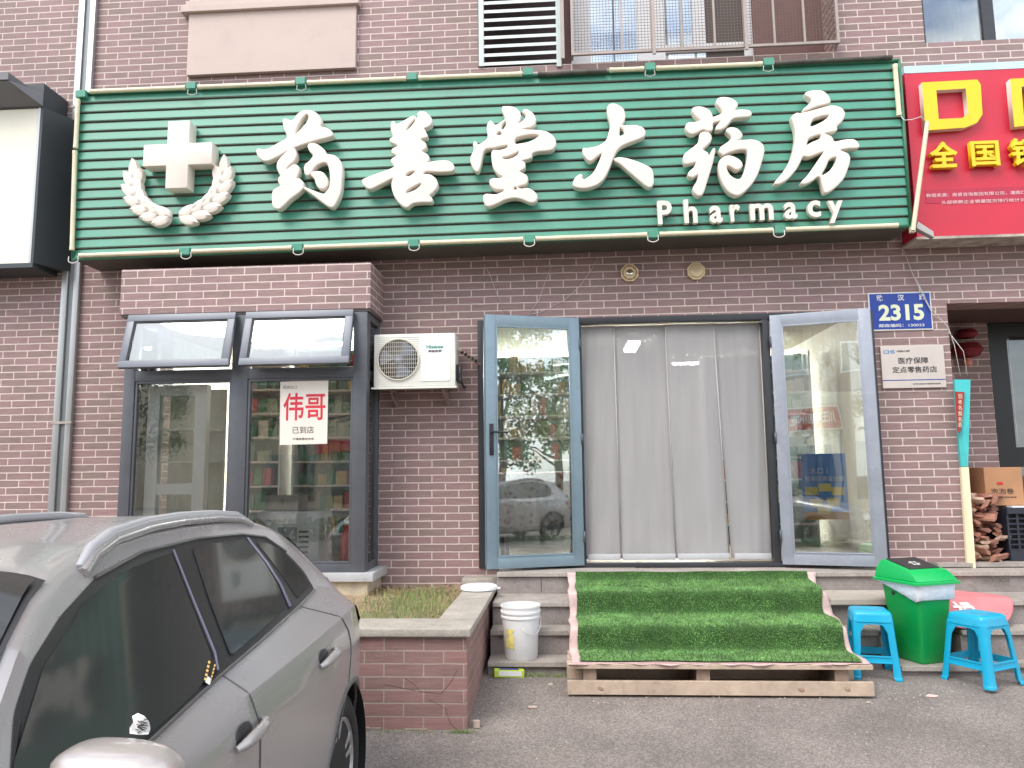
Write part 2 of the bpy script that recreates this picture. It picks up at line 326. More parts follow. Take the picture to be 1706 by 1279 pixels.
# neighbour's dark door and window in the recess
NG = glass_mat('dark_glass', (.12, .13, .14), .06)
dr = MB(); dr.box((5.62, 1.0, .66), (5.80, 1.16, 3.0)); dr.box((5.80, 1.02, 1.52), (8.9, 1.14, 1.72)); dr.box((5.80, 1.0, 2.86), (8.9, 1.16, 3.0)); dr.box((5.8, 1.0, .66), (8.9, 1.14, .78)); dr.box((6.9, 1.01, .78), (7.0, 1.15, 2.86))
nd = dr.build('side_entrance', mat('black_door', lin(16, 16, 17), .4), bld, label='black framed glass entrance inside the recess')
box('pane', (5.80, 1.06, .78), (8.9, 1.07, 2.86), NG, nd)
box('frame_strip', (5.812, .995, 1.75), (5.818, .999, 2.84), ALU, nd)
# bay window
BY = -.50
mb = MB(); mb.box((BX0-.02, BY, 2.985), (BX1, -.001, 3.405)); mb.build('bay_header', BRK, bld, bevel=.004)
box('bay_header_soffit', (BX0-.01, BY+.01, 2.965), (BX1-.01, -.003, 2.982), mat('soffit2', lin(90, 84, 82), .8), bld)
FY = BY+.015
mb = MB()
x0, xm0, xm1, x2, x3 = -2.715, -1.722, -1.574, -.622, -.50
mb.box((x0, FY, .69), (x0+.10, FY+.09, 2.962)); mb.box((xm0, FY, .69), (xm1, FY+.09, 2.962)); mb.box((x2, FY, .69), (x3, FY+.12, 2.962))
mb.box((x0+.10, FY+.003, 2.375), (xm0, FY+.088, 2.47)); mb.box((xm1, FY+.003, 2.375), (x2, FY+.088, 2.47))
mb.box((x0+.10, FY+.003, .69), (xm0, FY+.088, .76)); mb.box((xm1, FY+.003, .69), (x2, FY+.088, .76))
mb.box((x0+.10, FY+.003, 2.93), (xm0, FY+.088, 2.962)); mb.box((xm1, FY+.003, 2.93), (x2, FY+.088, 2.962))
# inner beads
for a, b in ((x0+.10, xm0), (xm1, x2)):
    mb.box((a, FY+.012, .76), (a+.022, FY+.07, 2.375)); mb.box((b-.022, FY+.012, .76), (b, FY+.07, 2.375)); mb.box((a+.022, FY+.012, 2.353), (b-.022, FY+.07, 2.375)); mb.box((a+.022, FY+.012, .76), (b-.022, FY+.07, .782))
# side returns
for sx in (x3-.06, x0):
    mb.box((sx, -.075, .69), (sx+.06, -.004, 2.962)); mb.box((sx, FY+.12, .69), (sx+.06, -.075, .76)); mb.box((sx, FY+.12, 2.375), (sx+.06, -.075, 2.45)); mb.box((sx, FY+.12, 2.90), (sx+.06, -.075, 2.962))
mb.box((x0, FY+.09, .69), (x0+.06, FY+.12, 2.962))
bayo = mb.build('bay_window', GFRAME, bld, bevel=.004, smooth=35, label='grey framed bay window with two awning sashes')
box('pane', (x0+.122, FY+.03, .782), (xm0-.022, FY+.036, 2.353), GLASS, bayo)
box('pane', (xm1+.022, FY+.03, .782), (x2-.022, FY+.036, 2.353), GLASS, bayo)
for sx in (x3-.033, x0+.027): box('pane', (sx, FY+.12, .76), (sx+.006, -.075, 2.90), GLASS, bayo)
box('sill', (BX0-.03, BY-.05, .62), (BX1+.06, -.002, .69), mat('light_sill', lin(176, 176, 176), .6, var=.1, dirt=.3), bayo, bevel=.005)
box('bay_base', (BX0, BY, .2), (BX1, -.003, .618), mat('lime_plaster', lin(196, 184, 160), .9, var=.25, scale=9, bump=.4, dirt=.3), bld)
for (xa, xb) in ((x0+.045, xm0+.045), (xm1-.01, x2+.01)):
    top = Vector((0, FY-.012, 2.962)); ang = math.atan2(.130, .49); Lh = .515
    M = Matrix.Translation(top) @ Matrix.Rotation(-ang, 4, 'X')
    s = MB(); fw_ = .066
    for a, b in (((xa, -.045, -fw_), (xb, 0, 0)), ((xa, -.045, -Lh), (xb, 0, -Lh+fw_)), ((xa, -.045, -Lh+fw_), (xa+fw_, 0, -fw_)), ((xb-fw_, -.045, -Lh+fw_), (xb, 0, -fw_))): s.box(a, b, M)
    so = s.build('awning_sash', SASH, bld, bevel=.004, smooth=35)
    MB().box((xa+fw_, -.025, -Lh+fw_), (xb-fw_, -.019, -fw_), M).build('pane', GLASSM, so)
    g_ = MB()
    for a, b in (((xa+fw_, -.036, -fw_-.010), (xb-fw_, -.028, -fw_)), ((xa+fw_, -.036, -Lh+fw_), (xa+fw_+.010, -.028, -fw_-.01)), ((xb-fw_-.006, -.036, -Lh+fw_), (xb-fw_, -.028, -fw_-.01))): g_.box(a, b, M)
    g_.build('gasket', BLACK, so)
    st = MB()
    for xx in (xa+.03, xb-.03): st.tube([(xx, FY+.02, 2.52), (xx, FY-.155, 2.50)], .005)
    st.build('stay', ALU, so)
# beige panel upper left and upper windows
pn = MB().box((-2.49, -.05, 5.53), (-.765, -.002, 6.19)).box((-2.56, -.09, 6.19), (-.73, -.002, 6.26)).box((-2.52, -.07, 6.26), (-.75, -.002, 6.32)).box((-2.49, -.05, 6.32), (-.765, -.002, 7.5))
pn.build('render_panel', PLASTER, bld, bevel=.004)
lv = MB(); lx0, lx1 = .462, 1.262
lv.box((lx0, -.02, 5.50), (lx0+.05, .06, 7.2)); lv.box((lx1-.035, -.02, 5.46), (lx1+.012, .06, 7.2))
z = 5.53
while z < 7.1:
    lv.hex([(lx0+.05, -.015, z-.026), (lx1-.035, -.015, z-.026), (lx1-.035, .04, z+.004), (lx0+.05, .04, z+.004), (lx0+.05, -.012, z+.008), (lx1-.035, -.012, z+.008), (lx1-.035, .045, z+.030), (lx0+.05, .045, z+.030)]); z += .092
lv.build('louvre', mat('louvre_metal', lin(186, 196, 190), .45, metal=.2, var=.08, dirt=.2), bld, label='pale metal louvre beside the caged upper window')
UPF = mat('upvc', lin(214, 214, 214), .4, var=.04, dirt=.12)
uw = MB(); uy0, uy1 = .34, .40
for a, b in ((1.38, 1.58), (2.06, 2.34), (3.13, 3.22)): uw.box((a, uy0, 5.50), (b, uy1, 7.2))
uw.box((2.34, uy0, 5.76), (3.13, uy1, 5.84)); uw.box((1.58, uy0, 5.50), (2.06, uy1, 5.56)); uw.box((2.34, uy0, 5.50), (3.13, uy1, 5.56)); uw.box((2.62, uy0, 5.84), (2.75, uy1, 7.2))
uwo = uw.build('upper_window', UPF, bld, bevel=.004)
box('pane', (1.58, .36, 5.56), (2.06, .37, 7.2), GLASSU, uwo); box('pane', (2.34, .362, 5.56), (2.75, .372, 7.2), GLASSU, uwo); box('pane', (2.751, .365, 5.56), (3.13, .372, 7.2), mat('unlit_room_dark', lin(70, 62, 56), .6), uwo)  # last one: opaque dark sheet painted as the unlit room behind an open sash
GR = mat('brown_panel', lin(112, 84, 80), .8, var=.15)
box('reveal_panel', (3.22, .301, 5.48), (4.0, .35, 7.2), GR, bld); box('reveal_panel', (1.28, .36, 5.49), (1.38, .42, 7.2), GR, bld); box('reveal_panel', (.46, .36, 5.49), (1.27, .42, 7.2), mat('louvre_back', lin(84, 68, 68), .8, var=.3, scale=4), bld)
gr = MB(); cy = -.10
gr.box((1.37, cy-.012, 5.515), (3.90, cy+.015, 5.54)); gr.box((1.27, cy-.01, 5.49), (1.305, cy+.015, 7.2)); gr.box((1.37, cy-.01, 5.54), (1.395, cy+.014, 7.2)); gr.box((3.875, cy-.01, 5.54), (3.90, cy+.014, 7.2))
for x in (1.86, 2.145, 2.43, 2.74, 3.02, 3.30, 3.58): gr.box((x-.01, cy-.008, 5.541), (x+.01, cy+.012, 7.2))
for x in (2.16, 3.03): gr.box((x-.016, cy-.03, 5.48), (x+.016, cy-.013, 7.2))
for x in (1.37, 3.88): gr.box((x, cy+.015, 5.52), (x+.02, .0, 5.54))
gro = gr.build('window_cage', mat('cage_steel', lin(160, 148, 140), .5, metal=.3, var=.15, dirt=.3), bld)
wm = MB(); x = 1.41
while x < 3.87: wm.box((x-.0017, cy+.016, 5.54), (x+.0017, cy+.0184, 6.3)); x += .0305
z = 5.56
while z < 6.3: wm.box((1.39, cy+.019, z-.0017), (3.88, cy+.0214, z+.0017)); z += .0305
wm.build('wire_mesh', mat('wire', lin(112, 94, 84), .5, metal=.4), gro)
rw = MB(); rw.box((4.735, .08, 5.54), (4.78, .14, 7.2)); rw.box((5.32, .08, 5.54), (5.43, .14, 7.2)); rw.box((4.78, .08, 5.54), (5.32, .14, 5.56)); rw.box((5.43, .08, 5.54), (6.6, .14, 5.56))
rwo = rw.build('upper_window', DARK, bld); box('pane', (4.78, .10, 5.56), (5.32, .11, 7.2), GLASS, rwo); box('pane', (5.43, .10, 5.56), (6.6, .11, 7.2), GLASSU, rwo)
cu_ = MB()
for k in range(14):
    x = 4.8+k*.1; cu_.poly([(x, .4+.03*math.sin(k*2.1), 5.45), (x+.1, .4+.03*math.sin((k+1)*2.1), 5.45), (x+.1, .4+.03*math.sin((k+1)*2.1), 7.2), (x, .4+.03*math.sin(k*2.1), 7.2)])
cu_.build('window_curtain', mat('curtain_cloth', lin(170, 158, 140), .9, var=.3, scale=3), rwo)
# door frame with side lights
mb = MB(); dy0, dy1 = -.02, .10
mb.box((DX0+.002, dy0, DZ0+.002), (DX0+.055, dy1, DZ1-.002)); mb.box((DX1-.055, dy0, DZ0+.002), (DX1-.002, dy1, DZ1-.002)); mb.box((DX0+.055, dy0, DZ1-.06), (DX1-.055, dy1, DZ1-.002))
mb.box((1.36, dy0+.002, DZ0+.04), (1.405, dy1-.002, DZ1-.06)); mb.box((3.065, dy0+.002, DZ0+.04), (3.125, dy1-.002, DZ1-.06)); mb.box((DX0+.055, dy0-.004, DZ0+.002), (DX1-.055, dy1, DZ0+.04))
dfo = mb.build('door_frame', DARK, bld, bevel=.003, smooth=35)
box('side_light', (DX0+.055, .04, DZ0+.04), (1.36, .046, DZ1-.06), GLASS, dfo); box('side_light', (3.125, .04, DZ0+.04), (DX1-.055, .046, DZ1-.06), GLASS, dfo)
def leaf(hinge, free, zb, zt, m, hside):
    hinge = Vector((*hinge, 0)); free = Vector((*free, 0)); r = (free-hinge); Lw = r.length; r.normalize(); n = Vector((r.y, -r.x, 0))
    if n.y > 0: n = -n
    M = Matrix((r, -n, Vector((0, 0, 1)))).transposed().to_4x4(); M.translation = hinge
    s = MB(); t = .055; fw_ = .095
    for a, b in (((0, 0, zb), (fw_, t, zt)), ((Lw-fw_, 0, zb), (Lw, t, zt)), ((fw_, 0, zb), (Lw-fw_, t, zb+.10)), ((fw_, 0, zt-.10), (Lw-fw_, t, zt))): s.box(a, b, M)
    for a, b in (((fw_, -.006, zb+.10), (fw_+.014, 0, zt-.10)), ((Lw-fw_-.014, -.006, zb+.10), (Lw-fw_, 0, zt-.10)), ((fw_+.014, -.006, zb+.10), (Lw-fw_-.014, 0, zb+.114)), ((fw_+.014, -.006, zt-.114), (Lw-fw_-.014, 0, zt-.10))): s.box(a, b, M)
    s.box((Lw+.001, .008, zb+.02), (Lw+.006, t-.008, zt-.02), M)
    lo = s.build('door_leaf', m, bld, bevel=.0035, smooth=35)
    MB().box((fw_, .02, zb+.10), (Lw-fw_, .026, zt-.10), M).build('glass', GLASSD, lo)
    g_ = MB()
    for a, b in (((fw_, .012, zb+.1), (fw_+.008, .02, zt-.1)), ((Lw-fw_-.008, .012, zb+.1), (Lw-fw_, .02, zt-.1)), ((fw_, .012, zt-.108), (Lw-fw_, .02, zt-.1))): g_.box(a, b, M)
    g_.build('gasket', BLACK, lo)
    for zz in (zb+.25, (zb+zt)/2, zt-.25): MB().tube([M @ Vector((-.004, -.006, zz-.05)), M @ Vector((-.004, -.006, zz+.05))], .009).build('hinge', GFRAME, lo)
    return lo, M, Lw
lfl, ML, LwL = leaf((1.385, -.045), (.535, -.32), .690, 2.945, DOORF, 1)
hz = 1.815
hm = MB(); hm.box((LwL-.068, -.010, hz-.14), (LwL-.030, -.0005, hz+.14), ML, bevel=.003); hm.tube([ML @ Vector((LwL-.05, -.008, hz+.065)), ML @ Vector((LwL-.05, -.045, hz+.065)), ML @ Vector((LwL-.07, -.052, hz+.065)), ML @ Vector((LwL-.19, -.048, hz+.062))], .009)
hm.tube([ML @ Vector((LwL-.05, -.008, hz-.07)), ML @ Vector((LwL-.05, -.022, hz-.07))], .010)
hm.build('handle', BLACK, lfl, smooth=40)
lfr, MR, LwR = leaf((3.125, -.045), (3.930, -.27), .690, 2.925, DOORR, -1)
MB().box((LwR-.03, .055, 1.70), (LwR-.002, .07, 1.95), MR).build('lock_plate', ALU, lfr)
# ------------------------------------------------------------------ shop interior
INW = mat('interior_wall', lin(190, 186, 176), .8, var=.06); INF = mat('interior_floor', lin(150, 140, 128), .35, var=.1)
for nm, a, b, m in (('floor', (-3.4, .301, .56), (4.41, 6, .66), INF), ('ceiling', (-3.4, .301, 3.2), (4.41, 6, 3.3), INW), ('wall_back', (-3.4, 5.9, .66), (4.41, 6, 3.2), INW), ('wall_left', (-3.5, .301, .56), (-3.4, 6, 3.3), INW), ('wall_right', (4.412, 1.21, .56), (4.5, 6, 3.3), INW)):
    o = box(nm, a, b, m); o['kind'] = 'structure'
LED = mat('lit_tube', (1, 1, 1, 1), .5, emit=(1, .98, .94, 1), estr=190)
for (x, y, al, lab) in ((-2.0, 2.0, 0, 'lit white tube lamp above the narrow shelf behind the left bay pane'), (-.7, 3.2, 0, 'lit white tube lamp above the shelf behind the right bay pane'), (W(1053, 577, 2.7)[0], 2.7, 1, 'lit lamp glimpsed through the grey door curtain'), (-2.2, 4.2, 0, 'lit white tube lamp farthest back on the bay side'), (.75, 3.9, 0, 'lit white tube lamp seen above the left glass door shelf'), (3.5, 4.3, 0, 'lit white tube lamp seen above the right glass door shelf')):
    t = thing('ceiling_lamp', (x, y, 3.15), lab, 'lamp', 'tube lamps inside the shop'); ex, ey = (.6, .03) if not al else (.07, .35)
    box('tube', (x-ex, y-ey, 3.11), (x+ex, y+ey, 3.14), LED, t); box('housing', (x-ex-.02, y-ey-.01, 3.141), (x+ex+.02, y+ey+.01, 3.199), WPLAST, t)
SH = mat('shelf_board', lin(214, 214, 206), .5); BXC = [mat('carton%d' % i, lin(*c), .5, var=.15, scale=20) for i, c in enumerate(((44, 120, 80), (160, 176, 150), (176, 70, 64), (60, 130, 110), (196, 176, 110), (96, 136, 92), (220, 218, 208)))]
protos = []
def med_shelf(x0, x1, y, label, zr=(.9, 1.16, 1.42, 1.68, 1.94, 2.20, 2.46, 2.72)):
    t = thing('display_shelf', ((x0+x1)/2, y, .66), label, 'shelf')
    b = MB()
    for z in zr: b.box((x0+.02, y, z-.02), (x1-.02, y+.34, z))
    b.build('shelf_board', SH, t); box('side_panel', (x0, y-.01, .66), (x0+.02, y+.36, 2.95), SH, t); box('side_panel', (x1-.02, y-.01, .66), (x1, y+.36, 2.95), SH, t); box('back_panel', (x0+.02, y+.34, .66), (x1-.02, y+.36, 2.95), mat('shelf_back', lin(96, 150, 120), .6), t)
    for z in zr:
        x = x0+.04
        while x < x1-.16:
            wd = random.uniform(.07, .12); k = random.randrange(len(BXC)); hgt = random.uniform(.11, .21)
            key = (k,)
            pr = next((q for q in protos if q[0] == k), None)
            if pr is None:
                me = MB().box((-.5, 0, 0), (.5, 1, 1)).build('medicine_box', BXC[k]); protos.append((k, me.data)); bpy.data.objects.remove(me); pr = protos[-1]
            o = bpy.data.objects.new('medicine_box', pr[1]); COL.objects.link(o); o.location = (x+wd/2, y+.04+random.uniform(0, .05), z+.001); o.scale = (wd, .12, hgt); o.rotation_euler = (0, 0, random.uniform(-.06, .06))
            tag(o, 'small medicine carton standing on the '+label.replace('seen through', 'behind'), 'box', 'medicine cartons on the '+label.replace('seen through', 'behind'))
            x += wd+random.uniform(.004, .03)
med_shelf(-1.75, -.2, 1.15, 'medicine shelf seen through the right bay pane')
med_shelf(-2.35, -1.8, .95, 'narrow medicine shelf behind the left bay pane')
med_shelf(.35, 1.5, 1.9, 'medicine shelf behind the left glass door')
med_shelf(2.95, 4.2, 2.2, 'medicine shelf behind the right glass door')
# white inner cabinet at left pane
t = thing('white_cabinet', (-2.40, -.10, .66), 'tall white framed cabinet close behind the left bay pane', 'cabinet')
c = MB()
for xx in (-2.585, -2.14): c.box((xx, -.30, .75), (xx+.11, -.22, 2.36))
for zz in (.75, 1.36, 2.26): c.box((-2.475, -.29, zz), (-2.14, -.23, zz+.10))
c.build('frame', mat('cab_white', lin(236, 238, 232), .4, var=.03), t, bevel=.004); box('pane', (-2.475, -.265, .85), (-2.14, -.26, 2.26), GLASS, t); box('back_board', (-2.585, .10, .66), (-2.03, .12, 2.36), mat('cab_back', lin(176, 178, 160), .6, var=.2), t)
for zz in (1.05, 1.65, 1.95): box('shelf_board', (-2.57, -.2, zz), (-2.05, .10, zz+.015), SH, t)
# steel disinfection cabinet with vents and small label plate
t = thing('metal_cabinet', (-1.28, -.1, .66), 'grey metal cabinet with vent slots standing behind the right bay pane', 'cabinet')
box('body', (-1.55, -.25, .66), (-.98, .15, 1.20), mat('cab_metal', lin(176, 182, 182), .4, metal=.3, var=.08), t, bevel=.01)
v_ = MB()
for i in range(7):
    for xx in (-1.46, -1.16): v_.box((xx, -.254, .74+i*.045), (xx+.09, -.2505, .758+i*.045))
v_.build('vent', DARK, t); box('door_panel', (-1.35, -.256, .72), (-1.18, -.2505, 1.06), mat('cab_door', lin(120, 132, 138), .4, metal=.3), t); box('label_plate', (-1.37, -.258, 1.09), (-1.19, -.2505, 1.18), WPLAST, t)
box('top_box', (-1.5, -.2, 1.205), (-1.1, .12, 1.34), mat('glassy_box', lin(120, 116, 108), .3, var=.3), t)
t = thing('drink_bottle', (-.74, -.2, .66), 'red labelled bottle with white cap at the bay window corner', 'bottle')
MB().lathe([(.0, 0), (.06, .0), (.065, .04), (.062, .25), (.03, .34), (.022, .38), (0, .38)], (-.74, -.2, .69)).build('body', mat('bottle_red', lin(186, 50, 48), .3), t); MB().lathe([(0, 0), (.026, 0), (.026, .05), (0, .05)], (-.74, -.2, 1.07)).build('cap', WPLAST, t)
# poster on bay pane
t = thing('paper_poster', (-1.15, FY+.045, 2.0), 'white paper poster with big red characters taped inside the bay window', 'poster')
PAP = mat('poster_paper', lin(226, 220, 208), .7, var=.04); pc = [W(467, 636, FY+.026), W(547, 630, FY+.026), W(545, 739, FY+.026), W(466, 741, FY+.026)]
MB().prism([tuple(p) for p in pc], (0, .002, 0)).build('sheet', PAP, t)
RED = mat('poster_red', lin(206, 52, 70), .7, var=.2, scale=12); INK = mat('ink', lin(52, 48, 50), .7)
text('伟哥', W(507, 677, FY+.025), .245, RED, t, width=.38, bold=.014, depth=.001); text('已到店', W(505, 716, FY+.025), .062, INK, t, depth=.001); text('不懂就要来咨询', W(505, 731, FY+.025), .02, INK, t, depth=.001, width=.19); text('药房出口', W(483, 645, FY+.025), .03, mat('ink2', lin(120, 110, 104), .7), t, depth=.001)
# blue poster behind right door leaf
t = thing('blue_poster', (3.6, .02, 1.3), 'blue poster with yellow product packs inside the right side light', 'poster')
a = W(1334, 756, -.01); b = W(1415, 865, -.01)
box('sheet', (a[0], -.012, b[2]), (b[0], -.010, a[2]), mat('poster_blue', lin(40, 128, 200), .5, var=.2, scale=3), t)
YEL = mat('poster_yellow', lin(226, 200, 90), .5, var=.1); pk = MB()
for i, (px, py) in enumerate(((1352, 818), (1374, 812), (1396, 818), (1360, 838), (1388, 836), (1373, 850))): q = W(px, py, -.015); pk.box((q[0]-.055, -.0165, q[2]-.035), (q[0]+.055, -.0125, q[2]+.035))
pk.build('pack_picture', YEL, t); box('orange_band', (a[0], -.0155, b[2]), (b[0], -.0125, b[2]+.07), mat('orange', lin(200, 140, 60), .5), t)
text('水口丨', W(1364, 784, -.014), .055, WPLAST, t, depth=.001); text('防潮防滑设计版', W(1374, 797, -.014), .045, WPLAST, t, depth=.001, width=.34)
# quilt over a chair behind the left door
QU = mat('quilt', lin(196, 160, 156), .9, var=.1); 
m = QU; tt = m.node_tree; p_ = tt.nodes['Principled BSDF']; vor = N(tt, 'ShaderNodeTexVoronoi', Scale=16.0); tcq = N(tt, 'ShaderNodeTexCoord'); tt.links.new(tcq.outputs['Object'], vor.inputs[0]); rq = N(tt, 'ShaderNodeValToRGB'); rq.color_ramp.elements[0].color = lin(150, 24, 40); rq.color_ramp.elements[0].position = .25; rq.color_ramp.elements[1].color = lin(236, 222, 214); rq.color_ramp.elements[1].position = .45; tt.links.new(vor.outputs[0], rq.inputs[0]); tt.links.new(rq.outputs[0], p_.inputs['Base Color'])
t = thing('armchair', (.95, .40, .66), 'grey armchair behind the left glass door', 'chair')
box('backrest', (.58, .27, 1.02), (1.34, .43, 1.50), mat('chair_grey', lin(140, 142, 142), .8), t, bevel=.06); box('seat', (.56, .43, .92), (1.36, 1.05, 1.10), MATS['chair_grey'], t, bevel=.05)
for lx in (.62, 1.28):
    for ly in (.36, .98): MB().box((lx-.02, ly-.02, .661), (lx+.02, ly+.02, .919)).build('leg', DARK, t)
V = []; Fc = []; n1, n2 = 26, 20
for i in range(n1):
    for j in range(n2):
        u = i/(n1-1); v = j/(n2-1); x = .60+.70*u+.06*v*(u-.3); s_ = v*.62
        if s_ < .12: y, zz = .39-s_*1.2, 1.525
        else: y, zz = .242-.02*math.sin(u*17+v*3)*(v)-.04*v, 1.525-(s_-.12)
        V.append((x, y, zz-.03*math.sin(u*6)*v))
for i in range(n1-1):
    for j in range(n2-1): a = i*n2+j; Fc.append((a, a+1, a+1+n2, a+n2))
o = pymesh('patterned_quilt', V, Fc, QU, smooth=60); md = o.modifiers.new('s', 'SOLIDIFY'); md.thickness = .012; tag(o, 'red and cream patterned quilt draped over the grey armchair', 'quilt')
# mesh strip curtain
t = thing('door_curtain', (2.23, .10, 2.9), 'grey mesh strip curtain hanging in the pharmacy doorway', 'curtain')
tops = [1.405, 1.716, 2.195, 2.640, 3.062]; bots = [1.405, 1.722, 2.215, 2.690, 3.062]
for k in range(4):
    V = []; Fc = []; n1, n2 = 22, 40
    for i in range(n1):
        for j in range(n2):
            u = i/(n1-1); v = j/(n2-1)
            xt = tops[k]+(tops[k+1]-tops[k])*u+(.012 if k < 3 else 0)*u; xb = bots[k]+(bots[k+1]-bots[k])*u
            if k == 3: xb += .02*(1-u)
            x = xt+(xb-xt)*v; zz = 2.885-v*(2.885-.735)
            yy = .066+.012*(k % 2)+.004*math.sin(u*7+k*2+v*2.5)+.009*max(0, v-.72)*3*math.sin(u*5+v*16+k*1.7)+.006*v*math.sin(v*9+k)*math.sin(u*3.1)+.002*math.sin(u*23+v*8)
            V.append((x, yy, zz))
    for i in range(n1-1):
        for j in range(n2-1): a = i*n2+j; Fc.append((a, a+n2, a+n2+1, a+1))
    s = pymesh('strip', V, Fc, CURT, t, smooth=60)
    box('weight_bar', (bots[k]+.012+(.03 if k == 3 else 0), .040, .725), (bots[k+1]-.008, .060, .778), mat('bar_grey', lin(186, 186, 186), .4), s, bevel=.003)
    MB().tube([(tops[k+1]-.004, .06, 2.885), (bots[k+1]-.004, .056, .78)], .006).build('edge_seam', mat('seam', lin(176, 172, 168), .6), s)
# ------------------------------------------------------------------ drain pipe, facade fittings
dp = thing('downpipe', (-3.55, -.06, 0), 'tall grey metal downpipe running up the brick wall left of the green sign', 'pipe')
MB().box((-3.665, -.05, -.1), (-3.60, -.003, 7)).build('channel', ALU, dp, bevel=.006, smooth=35); MB().box((-3.598, -.03, -.1), (-3.545, -.003, 7)).build('channel', mat('alu_dark', lin(120, 124, 124), .4, metal=.5, var=.15, streak=True), dp)
MB().box((-3.543, -.05, -.1), (-3.485, -.003, 7)).build('channel', ALU, dp, bevel=.006, smooth=35)
for z in (2.05, 5.25): MB().box((-3.675, -.056, z-.012), (-3.475, -.002, z+.012)).build('joint_band', STEEL, dp)
# octagonal mirrors
BR = mat('brass_mirror', lin(226, 202, 160), .45, metal=.1, var=.15, scale=20)
for (px, py, lab) in ((1049, 454, 'patterned octagonal brass charm, left of the two above the door'), (1160, 451, 'plain octagonal brass mirror, right of the two above the door')):
    c = Vector(W(px, py, -.03)); t = thing('octagonal_mirror', c, lab, 'charm')
    oct_ = lambda r, y: [(c.x+r*math.cos(math.pi/8+k*math.pi/4), y, c.z+r*math.sin(math.pi/8+k*math.pi/4)) for k in range(8)]
    MB().prism(oct_(.088, -.03), (0, .026, 0)).build('plate', BR, t, bevel=.004)
    if px < 1100:
        q = MB()
        for k in range(8):
            a = math.pi/8+k*math.pi/4; q.box((-.022, -.036, -.006), (.022, -.0305, .006), Matrix.Translation(Vector((c.x+.062*math.cos(a+.39), 0, c.z+.062*math.sin(a+.39)))) @ Matrix.Rotation(-(a+.39)+math.pi/2, 4, 'Y'))
        q.build('trigram', mat('brass_dark', lin(150, 120, 84), .5, metal=.3), t)
        MB().lathe([(0, 0), (.035, 0), (.03, -.008), (0, -.01)], (c.x, -.031, c.z), axis='y').build('mirror_disc', mat('mirror_disc', lin(230, 220, 200), .12, metal=.8), t)
    else: MB().lathe([(0, 0), (.07, 0), (.06, -.006), (0, -.008)], (c.x, -.031, c.z), axis='y', seg=8).build('mirror_disc', mat('mirror_disc2', lin(222, 200, 160), .4, metal=.15), t)
# address plate
t = thing('address_plate', (4.3, -.02, 2.94), 'blue street number plate 2315 on the brick pillar', 'plate')
a = W(1446, 487, -.02); b = W(1556, 549, -.02); X0, X1, ZB, ZT = a[0], b[0], b[2]+.003, a[2]-.003
WP = mat('plate_white', lin(224, 224, 220), .3)
MB().box((X0, -.012, ZB), (X1, -.002, ZT)).build('back_plate', WP, t, bevel=.003); MB().box((X0+.012, -.015, ZB+.012), (X1-.012, -.0125, ZT-.012)).build('blue_field', mat('plate_blue', lin(30, 62, 152), .25, var=.06), t, bevel=.001)
cx = (X0+X1)/2; 
for i, ch in enumerate('武汉路'): text(ch, (X0+.10+i*.19, -.0165, ZT-.052), .056, WP, t, bold=.02, depth=.002)
text('2315', (cx+.005, -.0165, (ZT+ZB)/2-.012), .150, mat('number_cream', lin(226, 232, 196), .3), t, bold=.035, depth=.002, width=.40); text('邮政编码：130033', (cx, -.0165, ZB+.045), .032, WP, t, bold=.01, depth=.002, width=.40)
# medical insurance plaque
t = thing('steel_plaque', (4.38, -.02, 2.43), 'brushed steel plaque with black characters below the blue number plate', 'plaque')
a = W(1466, 577, -.02); b = W(1577, 645, -.02); X0, X1, ZB, ZT = a[0], b[0], b[2], a[2]
MB().box((X0, -.022, ZB), (X1, -.002, ZT)).build('plate', mat('brushed', lin(206, 194, 184), .3, metal=.55, var=.12, scale=2, streak=True), t, bevel=.003)
cx = (X0+X1)/2; text('医疗保障', (cx+.005, -.0235, ZT-.135), .058, INK, t, bold=.012, depth=.001, width=.26); text('定点零售药店', (cx+.01, -.0235, ZT-.218), .058, INK, t, bold=.012, depth=.001, width=.39)
text('CHS', (X0+.075, -.0235, ZT-.052), .034, mat('logo_blue', lin(60, 130, 190), .4), t, bold=.02, depth=.001, width=.10); text('中国医疗保障', (X0+.20, -.0235, ZT-.048), .018, INK, t, depth=.001)
box('blue_line', (X0+.004, -.0235, ZB+.068), (X1-.004, -.0225, ZB+.076), MATS['plate_blue'], t); text('吉林省医疗保障局监制', (X1-.17, -.0235, ZB+.035), .014, INK, t, depth=.001, width=.24)
# ------------------------------------------------------------------ air conditioner
t = thing('air_conditioner', (-.1, -.2, 2.29), 'white outdoor air conditioner unit on brackets beside the bay window', 'air conditioner')
ax0, ax1, az0, az1, ay = -.47, .265, 2.295, 2.775, -.36
ACW = mat('ac_white', lin(222, 222, 212), .4, var=.04, dirt=.2, dirtcol=lin(170, 160, 140))
body = MB(); body.box((ax0, ay, az0), (ax1, -.10, az1)); body.build('casing', ACW, t, bevel=.012, smooth=35)
fc = (ax0+.225, az0+.245); R_ = .185
MB().lathe([(0, 0), (R_, 0), (R_, .002), (0, .002)], (fc[0], ay-.004, fc[1]), axis='y', seg=48).build('fan_opening', mat('fan_dark', lin(70, 72, 74), .6), t)
fb = MB()
for k in range(3):
    a0 = k*2.094+.4
    pts = []
    for j in range(7): a = a0+j*.16; pts.append((fc[0]+.165*math.cos(a), ay-.006-.001*j, fc[1]+.165*math.sin(a)))
    for j in range(6, -1, -1): a = a0+j*.10+.1; pts.append((fc[0]+.045*math.cos(a), ay-.006-.001*j, fc[1]+.045*math.sin(a)))
    fb.poly(pts)
fb.lathe([(0, 0), (.045, 0), (.045, -.006), (0, -.008)], (fc[0], ay-.005, fc[1]), axis='y')
